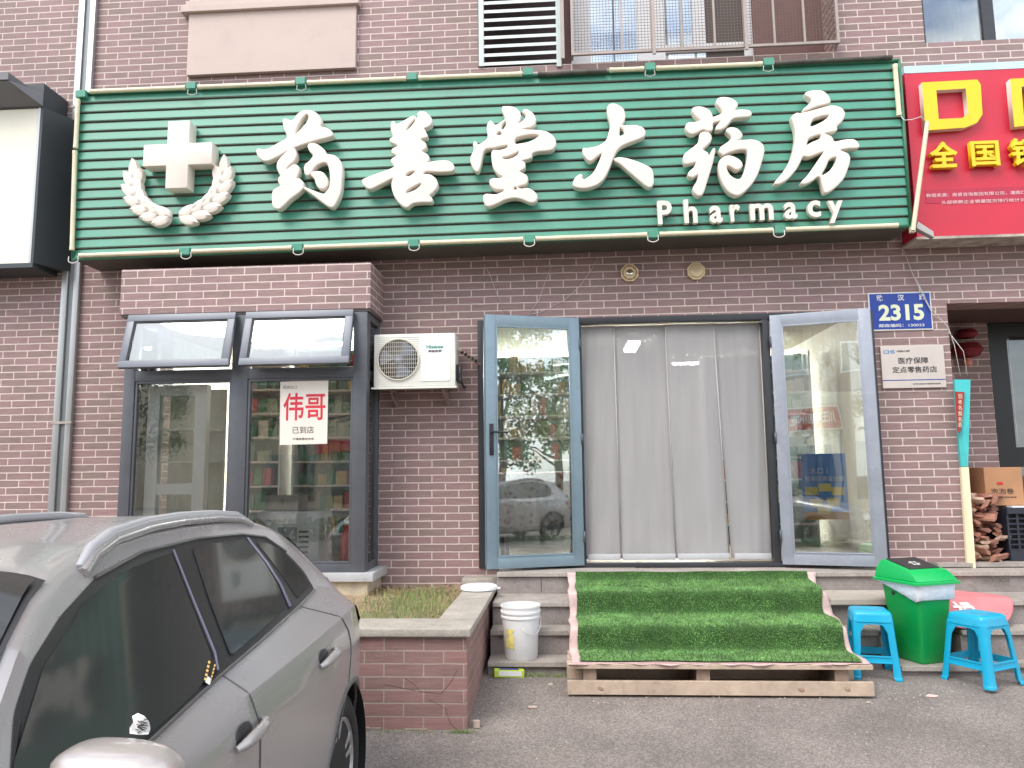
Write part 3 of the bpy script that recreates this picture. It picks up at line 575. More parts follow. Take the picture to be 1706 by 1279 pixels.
fb.build('fan', mat('fan_blade', lin(112, 120, 132), .4, var=.2), t)
gm = MB()
gm.tube([(fc[0]+R_*math.cos(a*math.pi/24), ay-.014, fc[1]+R_*math.sin(a*math.pi/24)) for a in range(49)], .006, seg=6)
for k in range(-10, 11):
    dx = k*.0175; hh = math.sqrt(max(0, R_**2-dx**2)); gm.box((fc[0]+dx-.0012, ay-.0165, fc[1]-hh), (fc[0]+dx+.0012, ay-.014, fc[1]+hh))
for k in range(-4, 5):
    dz = k*.038; hh = math.sqrt(max(0, R_**2-dz**2)); gm.box((fc[0]-hh, ay-.0188, fc[1]+dz-.0016), (fc[0]+hh, ay-.0166, fc[1]+dz+.0016))
gm.build('fan_grille', mat('grille_cream', lin(206, 200, 184), .5), t, smooth=40)
MB().box((ax0+.43, ay-.006, az0+.045), (ax1-.045, ay-.0005, az1-.04)).build('front_panel', mat('ac_panel', lin(232, 234, 232), .35, var=.02), t, bevel=.004)
ln = MB()
for k in range(9): zz = az1-.035-.02*k; ln.box((ax0+.03, ay-.003, zz), (ax0+.41, ay-.0005, zz+.003))
ln.build('louvre_line', mat('ac_line', lin(190, 188, 178), .5), t)
text('Hisense', (ax0+.555, ay-.0075, az1-.125), .032, mat('logo_green', lin(40, 140, 120), .4), t, bold=.02, depth=.002, width=.15); text('海信空调', (ax0+.555, ay-.0075, az1-.165), .022, INK, t, bold=.02, depth=.002, width=.12)
for xx in (ax0+.12, ax0+.60): MB().hex([(xx, -.34, az0-.022), (xx+.03, -.34, az0-.022), (xx+.03, -.002, az0-.022), (xx, -.002, az0-.022), (xx, -.34, az0-.002), (xx+.03, -.34, az0-.002), (xx+.03, -.002, az0-.002), (xx, -.002, az0-.002)]).box((xx, -.02, az0-.15), (xx+.03, -.002, az0-.022)).hex([(xx+.008, -.02, az0-.15), (xx+.022, -.02, az0-.15), (xx+.022, -.02, az0-.125), (xx+.008, -.02, az0-.125), (xx+.008, -.25, az0-.042), (xx+.022, -.25, az0-.042), (xx+.022, -.27, az0-.022), (xx+.008, -.27, az0-.022)]).build('bracket', mat('rusty_bracket', lin(158, 140, 132), .6, metal=.3, var=.3, scale=20, dirt=.4), t)
MB().box((ax0-.02, ay-.008, az0-.02), (ax1+.015, ay+.01, az0-.002)).build('base_rail', ACW, t, bevel=.004)
hs = MB(); hs.tube([(ax1+.012, -.2, az1-.13), (ax1+.05, -.16, az1-.15), (ax1+.12, -.09, az1-.20), (ax1+.17, -.03, az1-.235), (ax1+.20, .02, az1-.25)], .014); hs.build('hose', mat('hose_beige', lin(188, 168, 150), .7), t, smooth=40)
hs = MB()
for k in range(5): u = k/5; hs.tube([(ax1+.03+.14*u, -.18+.14*u, az1-.142-.085*u), (ax1+.045+.14*u, -.165+.14*u, az1-.150-.085*u)], .0155)
hs.build('hose_band', BLACK, t, smooth=40)
vb = MB(); vb.box((ax1+.0005, -.30, az0+.05), (ax1+.035, -.16, az0+.20)); vb.tube([(ax1+.02, -.2, az0+.12), (ax1+.03, -.12, az0+.05), (ax1+.04, -.06, az0+.02), (ax1+.05, -.01, az0+.03)], .01); vb.build('valve_cover', BLACK, t, bevel=.006, smooth=40)
# ------------------------------------------------------------------ green sign
SY = -.41
sg = thing('pharmacy_sign', (.5, SY, 4.4), 'long green slatted pharmacy sign with white brush characters', 'sign')
BL, BRt, TL, TR = (Vector(W(*q, SY)) for q in ((122, 432), (1517, 377), (133, 157), (1497, 101)))
NS = 17
def SP(u, v, dy=0): 
    p = (BL*(1-u)+BRt*u)*(1-v)+(TL*(1-u)+TR*u)*v; return Vector((p.x, SY+dy, p.z))
bx = MB(); q = [SP(0, 0, .015), SP(1, 0, .015), SP(1, 0, .405), SP(0, 0, .405), SP(0, 1, .015), SP(1, 1, .015), SP(1, 1, .405), SP(0, 1, .405)]; bx.hex(q)
bx.build('backing_box', mat('sign_box', lin(84, 80, 72), .6, var=.25, dirt=.5, dirtcol=lin(84, 66, 54)), sg)
sl = MB(); sg2 = MB()
for k in range(NS):
    v0 = k/NS+.005; v1 = (k+1)/NS-.004; ya = .0015*math.sin(k*3.1)
    sl.hex([SP(0, v0+.0045, -.006+ya), SP(1, v0+.0045, -.006+ya), SP(1, v0+.0045, .014), SP(0, v0+.0045, .014), SP(0, v1, .008+ya), SP(1, v1, .008+ya), SP(1, v1, .0142), SP(0, v1, .0142)])
    sg2.hex([SP(0, v0, -.002), SP(1, v0, -.002), SP(1, v0, .0135), SP(0, v0, .0135), SP(0, v0+.0043, -.004), SP(1, v0+.0043, -.004), SP(1, v0+.0043, .0135), SP(0, v0+.0043, .0135)])
sg2.build('slat_lip', mat('slat_lip', lin(104, 116, 102), .6, var=.25, scale=4, dirt=.4), sg)
sl.build('slat_panel', GREEN, sg, bevel=.0015)
# border frame
fr = MB()
for (a, b) in (((0, 0), (1, 0)), ((0, 1), (1, 1)), ((0, 0), (0, 1)), ((1, 0), (1, 1))):
    fr.tube([SP(*a, -.006), SP(*b, -.006)], .017, seg=4)
fr.build('border_frame', mat('sign_green_edge', lin(60, 120, 92), .5, var=.2, dirt=.3), sg)
def tubepart(p, q, m=CREAM, r=.021):
    d = (q-p).normalized(); s = MB(); s.tube([p, q], r, seg=10); s.tube([p-d*.004, p+d*.03], r*1.1, seg=10); s.tube([q-d*.03, q+d*.004], r*1.1, seg=10)
    return s.build('light_tube', m, sg, smooth=40)
P = lambda x, y, dy=-.035: Vector(W(x, y, SY+dy))
topb = [140, 320, 502, 687, 880, 1083, 1280, 1496]; botb = [122, 310, 497, 690, 882, 1088, 1298, 1506]
yt = lambda x: 153+(x-133)*(97-153)/(1497-133); yb = lambda x: 426+(x-122)*(375-426)/(1506-122)
for i in range(7):
    a, b = topb[i]+11, topb[i+1]-11
    if i == 4: tubepart(P(a+6, yt(a)+2), P(1010, yt(1010)+1), BURNT); tubepart(P(1016, yt(1016)), P(b, yt(b)))
    elif i == 6: tubepart(P(a+2, yt(a)), P(b, yt(b)-2), BURNT)
    else: tubepart(P(a, yt(a)), P(b, yt(b)))
    a, b = botb[i]+11, botb[i+1]-11; tubepart(P(a, yb(a)), P(b, yb(b)))
tubepart(P(130, 166), P(126, 246)); tubepart(P(125, 252), P(120, 416)); tubepart(P(1491, 108), P(1498, 192))
bk = MB()
for x in topb[1:-1]:
    c = P(x, yt(x)-1, -.02); MB().box(c-Vector((.045, .03, .032)), c+Vector((.045, .05, .036))).build('tube_clip', GREEN, sg, bevel=.004)
for x in botb[1:-1]:
    c = P(x, yb(x), -.02); MB().box(c-Vector((.045, .03, .036)), c+Vector((.045, .04, .032))).build('tube_clip', GREEN, sg, bevel=.004)
c = P(137, 157, -.02); bk.box(c-Vector((.05, .03, .04)), c+Vector((.05, .04, .03)))
bk.build('tube_clip', GREEN, sg, bevel=.004)
hk = MB()
for x in botb[:-1]:
    c = P(x, yb(x)+6, -.055); pts = [c+Vector((.05*math.cos(a), 0, .035*math.sin(a))) for a in [math.pi+.35-k*0 + k*(math.pi-.7)/8 for k in range(9)]]
    MB().tube([c+Vector((-.045, 0, .03))]+pts+[c+Vector((.045, 0, .03))], .0045, seg=6).build('wire_loop', mat('wire_white', lin(210, 204, 196), .5), sg, smooth=40)
for x in (502, 320, 1083, 1280): 
    c = P(x, yt(x)+8, -.05); MB().tube([c+Vector((-.04, 0, .03)), c+Vector((-.045, 0, -.015)), c+Vector((0, 0, -.03)), c+Vector((.045, 0, -.015)), c+Vector((.04, 0, .03))], .0035, seg=6).build('wire_loop', MATS['wire_white'], sg, smooth=40)
# fallen tube leaning across the red sign
t = thing('loose_light_tube', (4.4, -.5, 3.6), 'cream light tube hanging loose diagonally between the green and red signs', 'light tube')
MB().tube([Vector(W(1545, 203, -.52)), Vector(W(1521, 384, -.48))], .019, seg=10).build('tube', CREAM, t, smooth=40)
MB().tube([Vector(W(1501, 193, -.47)), Vector(W(1506, 200, -.50)), Vector(W(1520, 199, -.52)), Vector(W(1535, 194, -.53)), Vector(W(1543, 204, -.525))], .004, seg=6).build('wire', MATS['wire_white'], t)
t = thing('broken_floodlight', (4.4, -.42, 3.6), 'small broken silver light fitting at the lower corner where the signs meet', 'light fitting')
a = Vector(W(1530, 374, -.46)); b = Vector(W(1556, 390, -.46)); d = (b-a); 
MB().prism([a+Vector((0, 0, .03)), b+Vector((0, 0, .025)), b+Vector((.0, 0, -.03)), a+Vector((-.02, 0, -.03))], (0, .06, 0)).build('housing', mat('lamp_silver', lin(168, 164, 158), .35, metal=.5, var=.2), t, bevel=.006)
MB().box((a.x-.06, -.45, a.z-.06), (a.x-.02, -.41, a.z-.01)).tube([(a.x-.03, -.43, a.z-.03), (a.x+.02, -.43, a.z)], .01).build('mount', CREAM, t)
# lettering in brush style, traced outlines
def smooth_closed(pts, sub=3):
    n = len(pts); o = []
    for i in range(n):
        p0, p1, p2, p3 = (np.array(pts[(i+k-1) % n], float) for k in range(4))
        for j in range(sub):
            s_ = j/sub; o.append(.5*((2*p1)+(-p0+p2)*s_+(2*p0-5*p1+4*p2-p3)*s_**2+(-p0+3*p1-3*p2+p3)*s_**3)*1.0)
    return o
def brush(name, loops, ox, oy, sc, dy=-.12, th=.085, m=WHITE):
    def inside(q, lp):
        c = False
        for i in range(len(lp)):
            (x1, y1), (x2, y2) = lp[i-1], lp[i]
            if (y1 > q[1]) != (y2 > q[1]) and q[0] < (x2-x1)*(q[1]-y1)/(y2-y1)+x1: c = not c
        return c
    outer = [l for l in loops if not any(o is not l and inside(l[0], o) and inside(l[len(l)//2], o) for o in loops)]; bmj = bmesh.new()
    for ou in outer:
        o = brush1([ou]+[l for l in loops if not any(l is q for q in outer) and inside(l[0], ou)], ox, oy, sc, dy, th, m); bmj.from_mesh(o.data); bpy.data.objects.remove(o)
    me = bpy.data.meshes.new(name); bmj.to_mesh(me); bmj.free(); me.materials.append(m); o = bpy.data.objects.new(name, me); COL.objects.link(o); lift(o, sg); sm(o, 35); return o
def brush1(loops, ox, oy, sc, dy, th, m):
    cu = bpy.data.curves.new('b', 'CURVE'); cu.dimensions = '2D'; cu.fill_mode = 'BOTH'; cu.extrude = th/2-.012; cu.bevel_depth = .012; cu.bevel_resolution = 2; cu.offset = -.008
    for lp in loops:
        pts = [W(ox+p[0]/sc, oy+p[1]/sc, SY+dy) for p in smooth_closed(lp)]
        sp = cu.splines.new('POLY'); sp.points.add(len(pts)-1)
        for i, p in enumerate(pts): sp.points[i].co = (p[0], p[2], 0, 1)
        sp.use_cyclic_u = True
    M = Matrix.Translation((0, SY+dy+th/2, 0)) @ Matrix.Rotation(math.pi/2, 4, 'X')
    return from_curve(cu, 'piece', m, M, None)
A = (400, 120, 4.489); B = (760, 120, 4.568); C_ = (1080, 120, 3.877)
brush('character', [
 [(320,352),(345,348),(375,362),(400,350),(425,315),(465,288),(515,283),(560,298),(595,335),(608,375),(600,395),(605,408),(640,415),(680,440),(692,468),(660,485),(560,510),(450,545),(350,590),(260,640),(190,665),(142,640),(122,600),(130,572),(170,578),(210,570),(280,530),(350,488),(332,430),(320,385)],
 [(410,462),(430,400),(465,340),(498,312),(512,332),(500,370),(455,425)],
 [(355,585),(385,562),(412,580),(418,630),(395,670),(355,705),(345,730),(380,700),(410,690),(435,705),(438,750),(420,790),(440,795),(470,825),(470,865),(430,905),(370,950),(320,1000),(285,1022),(247,1005),(238,950),(242,890),(270,865),(300,850),(285,820),(285,790),(300,770),(278,730),(275,680),(300,640),(330,610)],
 [(505,550),(525,530),(560,532),(600,555),(635,590),(642,612),(700,620),(745,660),(762,720),(758,820),(750,900),(720,970),(690,1008),(655,1000),(600,960),(520,900),(475,868),(490,862),(560,890),(620,910),(650,885),(668,850),(672,770),(660,700),(640,675),(600,680),(560,705),(520,765),(490,765),(478,730),(485,690),(520,660),(545,620),(520,590)],
 [(525,758),(560,742),(610,745),(645,785),(655,830),(643,860),(615,872),(585,862),(566,830),(555,795)]], *A)
brush('character', [
 [(1130,375),(1150,368),(1165,388),(1210,370),(1270,335),(1300,325),(1318,340),(1330,335),(1325,310),(1350,292),(1390,300),(1430,345),(1430,385),(1400,410),(1375,420),(1395,460),(1395,485),(1350,500),(1385,530),(1390,565),(1360,590),(1400,615),(1415,650),(1400,675),(1450,665),(1540,660),(1585,680),(1600,715),(1580,740),(1480,745),(1395,740),(1370,762),(1420,765),(1465,800),(1475,850),(1440,900),(1415,920),(1435,945),(1430,970),(1370,970),(1290,980),(1250,1010),(1210,995),(1168,950),(1140,890),(1132,830),(1140,792),(1080,822),(1010,858),(965,872),(925,845),(912,810),(940,790),(1040,752),(1150,708),(1130,670),(1135,645),(1170,625),(1135,600),(1140,570),(1180,550),(1125,520),(1122,495),(1145,480),(1128,430)],
 [(1238,440),(1262,395),(1305,352),(1306,370),(1275,410)], [(1235,770),(1262,748),(1302,737),(1300,752),(1262,778)], [(1235,905),(1262,872),(1345,830),(1352,842),(1325,870),(1285,892)]], *A)
brush('character', [
 [(350,265),(380,258),(430,262),(470,285),(490,320),(490,350),(472,390),(500,375),(530,345),(525,320),(505,300),(520,282),(550,287),(590,320),(605,360),(595,400),(560,420),(500,433),(560,437),(640,442),(700,457),(745,495),(758,545),(735,585),(680,597),(620,602),(580,617),(570,650),(520,667),(500,672),(522,690),(520,730),(480,755),(530,780),(545,815),(530,850),(480,865),(470,880),(500,887),(545,882),(590,905),(618,945),(600,985),(560,990),(500,965),(440,955),(370,970),(300,1003),(240,1020),(215,995),(207,945),(230,925),(300,930),(362,905),(350,892),(300,890),(262,860),(255,825),(280,808),(340,805),(352,790),(320,775),(285,730),(272,670),(270,608),(290,592),(330,592),(380,578),(392,555),(350,560),(280,575),(230,582),(205,612),(190,680),(175,740),(155,755),(130,730),(110,680),(112,640),(135,590),(130,545),(145,525),(165,550),(190,540),(240,500),(235,440),(240,390),(262,368),(285,390),(305,400),(350,372),(375,350),(358,310)],
 [(375,372),(380,398),(362,432),(342,428),(350,400)], [(305,474),(328,450),(350,468),(328,478)], [(445,528),(455,500),(510,482),(580,472),(630,480),(600,508),(550,530),(500,540),(455,546)], [(352,648),(395,638),(440,620),(478,600),(465,630),(420,655),(370,663)], [(436,890),(448,868),(468,885),(455,894)]], *B)
brush('character', [
 [(1160,250),(1190,238),(1225,245),(1270,275),(1285,320),(1280,370),(1262,403),(1320,402),(1380,405),(1425,425),(1440,460),(1425,490),(1370,515),(1290,545),(1235,580),(1200,640),(1170,720),(1130,800),(1080,850),(1010,878),(940,880),(895,865),(890,840),(910,800),(945,775),(962,788),(955,805),(985,810),(1040,770),(1080,700),(1110,620),(1080,633),(1025,675),(990,655),(965,610),(968,577),(1000,577),(1080,560),(1140,520),(1160,470),(1175,400),(1160,340),(1150,290)],
 [(1242,450),(1252,418),(1285,462),(1245,485)], [(1205,657),(1240,648),(1300,655),(1380,680),(1450,710),(1490,740),(1502,800),(1500,850),(1475,875),(1440,860),(1380,810),(1310,750),(1250,698),(1212,675)]], *B)
brush('character', [
 [(285,245),(300,225),(345,222),(390,240),(412,270),(418,288),(450,278),(480,262),(475,240),(445,200),(450,170),(480,160),(530,165),(570,190),(578,215),(562,243),(600,240),(650,245),(668,265),(655,285),(600,290),(550,297),(520,330),(480,365),(440,370),(445,345),(468,315),(430,322),(418,332),(415,370),(390,380),(360,370),(340,375),(290,398),(255,385),(243,350),(260,325),(310,320),(338,308),(310,285)],
 [(335,400),(360,384),(395,392),(410,420),(400,450),(370,480),(352,497),(385,520),(392,545),(382,562),(400,530),(422,492),(432,502),(420,570),(400,640),(375,720),(355,780),(330,798),(302,780),(292,745),(318,700),(322,660),(290,678),(262,670),(264,645),(300,610),(308,582),(280,585),(240,592),(230,560),(235,530),(270,500),(320,460),(332,430)],
 [(505,375),(530,356),(575,363),(608,400),(600,425),(578,440),(620,437),(690,437),(740,465),(750,510),(735,570),(710,650),(670,720),(610,780),(570,795),(520,770),(480,710),(458,640),(460,580),(482,552),(520,537),(570,552),(605,582),(605,610),(575,630),(540,612),(512,602),(508,625),(530,665),(572,690),(605,680),(630,620),(642,560),(642,512),(620,497),(570,502),(510,522),(482,533),(462,510),(470,482),(510,455),(540,425),(525,400)]], *C_)
brush('character', [
 [(1020,130),(1060,118),(1120,118),(1160,145),(1178,185),(1160,203),(1090,220),(1020,248),(1006,236),(1030,215),(1055,190),(1050,170),(1022,150)],
 [(930,285),(960,262),(990,264),(1060,247),(1130,227),(1190,214),(1245,228),(1270,260),(1265,295),(1240,330),(1220,345),(1220,372),(1190,385),(1140,395),(1185,415),(1205,447),(1260,437),(1330,434),(1362,465),(1355,488),(1300,490),(1240,502),(1290,525),(1305,560),(1290,620),(1260,690),(1200,750),(1150,778),(1135,755),(1120,700),(1100,672),(1060,700),(1010,722),(992,708),(1030,670),(1080,600),(1120,540),(1135,512),(1090,527),(1040,545),(1003,542),(990,562),(960,620),(900,690),(840,722),(820,710),(870,650),(920,570),(945,490),(955,410),(945,350),(932,310)],
 [(1055,320),(1080,293),(1160,275),(1165,288),(1140,310),(1090,338),(1050,350)], [(1030,445),(1040,425),(1110,400),(1112,428),(1062,450),(1025,470)], [(1170,562),(1212,546),(1218,570),(1190,620),(1150,655),(1120,662),(1148,610)]], *C_)
for i, (ch, px, py, hh, ww) in enumerate((('P', 1107, 355, .215, .125), ('h', 1150, 353, .215, .115), ('a', 1192, 358, .155, .11), ('r', 1224, 356, .155, .085), ('m', 1268, 354, .15, .20), ('a', 1316, 352, .15, .11), ('c', 1355, 349, .15, .11), ('y', 1391, 354, .20, .125))):
    text(ch, W(px, py, SY-.055), hh, WHITE, sg, name='letter', depth=.05, bold=.028, width=ww)
cx0, cx1, cy0, cy1 = 241, 351, 203, 311   # cross
q0 = W(cx0, cy0, SY-.15); q1 = W(cx1, cy1, SY-.15); cx = (q0[0]+q1[0])/2; cz = (q0[2]+q1[2])/2; hw = (q1[0]-q0[0])/2; hh = (q0[2]-q1[2])/2; a_ = .105
pts = [(-a_, hh), (a_, hh), (a_, a_), (hw, a_), (hw, -a_), (a_, -a_), (a_, -hh), (-a_, -hh), (-a_, -a_), (-hw, -a_), (-hw, a_), (-a_, a_)]
MB().prism([(cx+x, SY-.15, cz+z) for x, z in pts], (0, .14, 0)).build('cross', WHITE, sg, bevel=.012, smooth=40)
lr = None
c = Vector(W(297, 303, SY-.06)); RX, RZ = .415, .345
def leafm(p, ang, ln, wd):
    M = Matrix.Translation(p) @ Matrix.Rotation(-ang, 4, 'Y'); prof = []
    n = 9; rows = []
    for i in range(n):
        u = i/(n-1); w_ = wd*math.sin(math.pi*u**.8)**.6 if 0 < u < 1 else .002
        rows.append([lr.bm.verts.new(M @ Vector((u*ln, .03, w_))), lr.bm.verts.new(M @ Vector((u*ln, -.020, w_*.85))), lr.bm.verts.new(M @ Vector((u*ln, -.034, 0))), lr.bm.verts.new(M @ Vector((u*ln, -.020, -w_*.85))), lr.bm.verts.new(M @ Vector((u*ln, .03, -w_)))])
    for i in range(n-1):
        for k in range(4): f = lr.bm.faces.new([rows[i][k], rows[i+1][k], rows[i+1][k+1], rows[i][k+1]]); f.smooth = True
for sgn in (1, -1):
    lr = MB()
    for k in range(6):
        th = math.radians(-84+sgn*0+k*15.5) if True else 0
        base = Vector((sgn*RX*math.cos(th), 0, RZ*math.sin(th)+.0)); tang = math.atan2(RZ*math.cos(th), -RX*math.sin(th)); dirx = math.cos(tang); dirz = math.sin(tang)
        ang = math.atan2(dirz, sgn*dirx)
        for side in (-1, 1):
            leafm(c+base+Vector((0, -.004*(6-k)-.002*side, 0)), ang+side*sgn*.46, .19, .056)
        if k == 5: leafm(c+base+Vector((sgn*dirx*.08, 0, dirz*.08)), ang+sgn*.05, .20, .050)
    lr.build('laurel_branch', WHITE, sg, smooth=50, recalc=False)
# ------------------------------------------------------------------ left light box sign
ls = thing('blank_light_box', (-4.6, -.3, 4.4), 'blank cream light box sign in a dark frame at the left edge', 'sign')
LF = mat('lightbox_face', lin(232, 228, 208), .4, var=.02, scale=1, dirt=.05)
xr = -3.79
MB().box((-7, -.34, 3.545), (xr, -.30, 5.09)).build('face', LF, ls); mb = MB(); mb.box((-7, -.355, 3.50), (xr+.045, -.005, 3.543)); mb.box((-7, -.36, 5.092), (xr+.045, -.005, 5.33)); 
mb.hex([(xr+.001, -.35, 3.5435), (xr+.045, -.35, 3.5435), (xr+.21, -.004, 3.5435), (xr+.001, -.004, 3.5435), (xr+.001, -.35, 5.0915), (xr+.045, -.35, 5.0915), (xr+.21, -.004, 5.0915), (xr+.001, -.004, 5.0915)])
mb.build('frame', mat('slate_frame', lin(58, 64, 66), .45, var=.12, scale=1.5), ls); MB().box((-7, -.62, 5.24), (xr-.12, -.36, 5.31)).hex([(-7, -.60, 5.17), (xr-.12, -.60, 5.23), (xr+.045, -.362, 5.10), (-7, -.362, 5.10), (-7, -.60, 5.235), (xr-.12, -.60, 5.238), (xr+.045, -.362, 5.238), (-7, -.362, 5.238)]).build('canopy', mat('slate_canopy', lin(110, 110, 112), .5, var=.1), ls)
MB().box((xr-.002, -.352, 3.544), (xr+.02, -.341, 5.09)).build('edge_strip', ALU, ls)
# ------------------------------------------------------------------ red sign right
rs = thing('red_sign', (5.5, -.3, 4.3), 'red shop sign with yellow block characters at the right edge', 'sign')
REDS = mat('sign_red', lin(196, 34, 58), .4, var=.08, scale=1.5)
z1r = W(1600, 108, -.3)[2]; z0r = W(1600, 392, -.3)[2]
MB().box((4.37, -.30, z0r), (9, -.02, z1r-.06)).build('panel', REDS, rs); MB().box((4.37, -.303, z1r-.058), (9, -.02, z1r+.01)).build('top_strip', mat('strip_pale', lin(184, 214, 220), .4), rs)
MB().box((4.36, -.305, z0r-.025), (9, -.02, z0r-.002)).build('bottom_trim', mat('trim_mix', lin(168, 158, 146), .6, var=.5, scale=8), rs)
YL = mat('sign_yellow', lin(238, 200, 20), .4, var=.05, dirt=.1); YW = mat('sign_yellow_side', lin(220, 214, 200), .5)
def pxz(x, y, Y): q = W(x, y, Y); return (q[0], q[2])
def block(loops, dy=-.37, m=YL, name='character', th=.065):
    cu = bpy.data.curves.new('b', 'CURVE'); cu.dimensions = '2D'; cu.fill_mode = 'BOTH'; cu.extrude = th/2
    for lp in loops:
        sp = cu.splines.new('POLY'); sp.points.add(len(lp)-1)
        for i, p in enumerate(lp): x, z = pxz(*p, dy); sp.points[i].co = (x, z, 0, 1)
        sp.use_cyclic_u = True
    o = from_curve(cu, name, YW, Matrix.Translation((0, dy+th/2+.001, 0)) @ Matrix.Rotation(math.pi/2, 4, 'X'), rs)
    o.data.materials.append(m)
    for p in o.data.polygons:
        if abs(p.normal.y) > .9: p.material_index = 1
    return o
block([[(1536,137),(1628,132),(1634,140),(1637,190),(1628,204),(1608,212),(1542,217)], [(1560,150),(1609,147),(1613,188),(1604,196),(1564,198)]])
block([[(1683,131),(1720,129),(1722,208),(1690,211)], [(1702,144),(1712,143),(1714,194),(1706,194)]])
text('全', W(1570, 259, -.345), .24, YL, rs, name='character', depth=.05, bold=.03, width=.24); text('国', W(1639, 257, -.345), .23, YL, rs, name='character', depth=.05, bold=.02, width=.24); text('销', W(1706, 254, -.345), .25, YL, rs, name='character', depth=.05, bold=.025, width=.25)
a = W(1541, 318, -.3); MB().box((a[0], -.303, a[2]-.115), (8, -.3005, a[2]+.01)).build('caption_band', mat('sign_red_dark', lin(176, 30, 60), .4), rs)
PK = mat('caption_white', lin(236, 196, 200), .5)
text('数据来源：尚普咨询集团有限公司，湖南口味王集团有限', W(1652, 322, -.305), .034, PK, rs, depth=.002, width=1.12); text('头部槟榔企业销量国货排行统计对比，以上7家', W(1664, 334, -.305), .034, PK, rs, depth=.002, width=.98)
# ------------------------------------------------------------------ loose wires
t = thing('thin_wire', (1, -.02, 3.2), 'thin loose wires hanging on the brick above the doors', 'wire')
wv = MB()
for pts in ([(806, 440), (815, 455), (828, 490), (843, 522)], [(920, 440), (908, 470), (898, 500), (880, 523)], [(996, 430), (985, 450), (965, 478), (940, 500), (900, 520), (880, 524)]):
    wv.tube([Vector(W(x, y, -.012)) for x, y in pts], .0022, seg=5)
wv.build('strand', MATS['wire_white'], t)
t = thing('hanging_cable', (4.5, -.03, 3), 'white cable dangling from the sign past the blue number plate', 'cable')
wv = MB()
for pts in ([(1505, 415), (1522, 460), (1540, 497), (1555, 525), (1568, 533)], [(1525, 462), (1548, 510), (1580, 545), (1590, 575), (1600, 626)], [(1580, 552), (1605, 585), (1612, 625)]):
    wv.tube([Vector(W(x, y, -.035)) for x, y in pts], .003, seg=5)
wv.build('strand', MATS['wire_white'], t)
# ------------------------------------------------------------------ steps
st = thing('entrance_steps', (2, -.6, 0), 'grey stone steps running along the shop front up to the doors', 'steps')
TRD = mat('tread_stone', lin(164, 155, 146), .75, var=.2, scale=3, bump=.3, bscale=70, dirt=.5); RIS = mat('riser_tile', lin(146, 137, 132), .75, var=.25, scale=3, bump=.25, dirt=.5); speckle(TRD, 180, .84, 1.14); speckle(RIS, 180, .86, 1.12)
def step(x0, x1, y0, y1, z0, z1, joints=1.2, ov=.03):
    x = x0; k = 0
    while x < x1-.01:
        xe = min(x1, x+joints*(.9+.2*random.random())); dzz = random.uniform(-.004, .004)
        MB().box((x+.002, y0-ov, z1-.035+dzz), (xe-.002, y1, z1+dzz)).build('tread', TRD, st, bevel=.004)
        x = xe; k += 1
    MB().box((x0, y0, z0), (x1, y1+.02, z1-.04)).build('riser', RIS, st)
step(.62, 9, -.32, -.001, .0, .662); step(.62, 3.56, -.74, -.321, .0, .490, 1.0); step(3.56, 4.14, -.60, -.321, .0, .488, 1.0); step(4.14, 9, -.74, -.321, .0, .490, 1.0); step(.62, 3.56, -.95, -.741, .0, .312, 1.3); step(3.56, 4.14, -.78, -.601, .0, .312, 1.3); step(4.14, 9, -.95, -.741, .0, .312, 1.3); step(.62, 1.25, -1.17, -.951, .0, .125, .8); step(4.142, 9, -1.03, -.951, .0, .10, 1.6); step(3.60, 4.138, -1.15, -.781, .0, .105, 1.6)
for x in (1.0, 1.5, 2.1, 2.7, 3.3, 3.9): MB().box((x, -.3225, .50), (x+.004, -.3195, .622)).build('joint', DARK, st)
MB().box((3.26, -.80, .468), (3.86, -.33, .512)).build('loose_slab', mat('loose_slab', lin(176, 166, 154), .75, var=.15, dirt=.4, bump=.3), st, bevel=.004, label='lighter slab laid on the upper step beside the green bin')
# recess floor and text
box('recess_floor', (4.42, -.10, .668), (9, 2.2, .70), STONE, bld)
text('公积金盟', (4.76, -.356, .600), .05, mat('stencil', lin(92, 86, 80), .9), st, depth=.002, width=.20, name='stencil_text')
# threshold slot
MB().box((1.95, -.324, .60), (2.75, -.321, .63)).build('slot', DARK, st)
# ------------------------------------------------------------------ planter
pl = thing('brick_planter', (-1.5, -1.1, 0), 'low reddish brick planter with pale stone coping beside the car', 'planter')
MB().box((-3.6, -2.13, -.3), (.585, -1.92, .505)).box((.375, -1.92, -.3), (.585, -.002, .505)).build('brick_wall', PBRK, pl, bevel=.004)
cp = MB(); x = -3.6
for xe in (-2.2, -1.2, -.26, .612): cp.box((x+.002, -2.165, .507), (xe-.002, -1.80, .552)); x = xe
cp.box((.355, -1.797, .507), (.612, -.95, .551)); cp.box((.355, -.946, .507), (.612, -.26, .550))
cp.build('coping', COPE, pl, bevel=.004, smooth=35)
MB().box((.30, -.22, .552), (.62, -.04, .600), Matrix.Rotation(.0, 4, 'X')).build('loose_block', COPE, pl, bevel=.006)
# crumbling foot
ft = MB(); x = -.9
while x < .55:
    wd = random.uniform(.06, .16); ft.box((x, -2.13-random.uniform(.004, .016), -.12), (x+wd, -2.12, -.055+random.uniform(-.012, .018))); x += wd
ft.build('crumbled_foot', mat('mortar_foot', lin(140, 126, 114), .9, var=.25, scale=12, bump=.6), pl, bevel=.006)
ck = MB()
for pts in ([(672, 1128), (690, 1140), (700, 1152), (735, 1155), (752, 1135), (762, 1115)], [(715, 1165), (742, 1180), (750, 1205), (765, 1218)], [(692, 1150), (640, 1140)]):
    ck.tube([Vector(W(x, y, -2.131)) for x, y in pts], .0012, seg=4)
ck.build('crack', mat('crack_brown', lin(84, 66, 60), .9), pl)
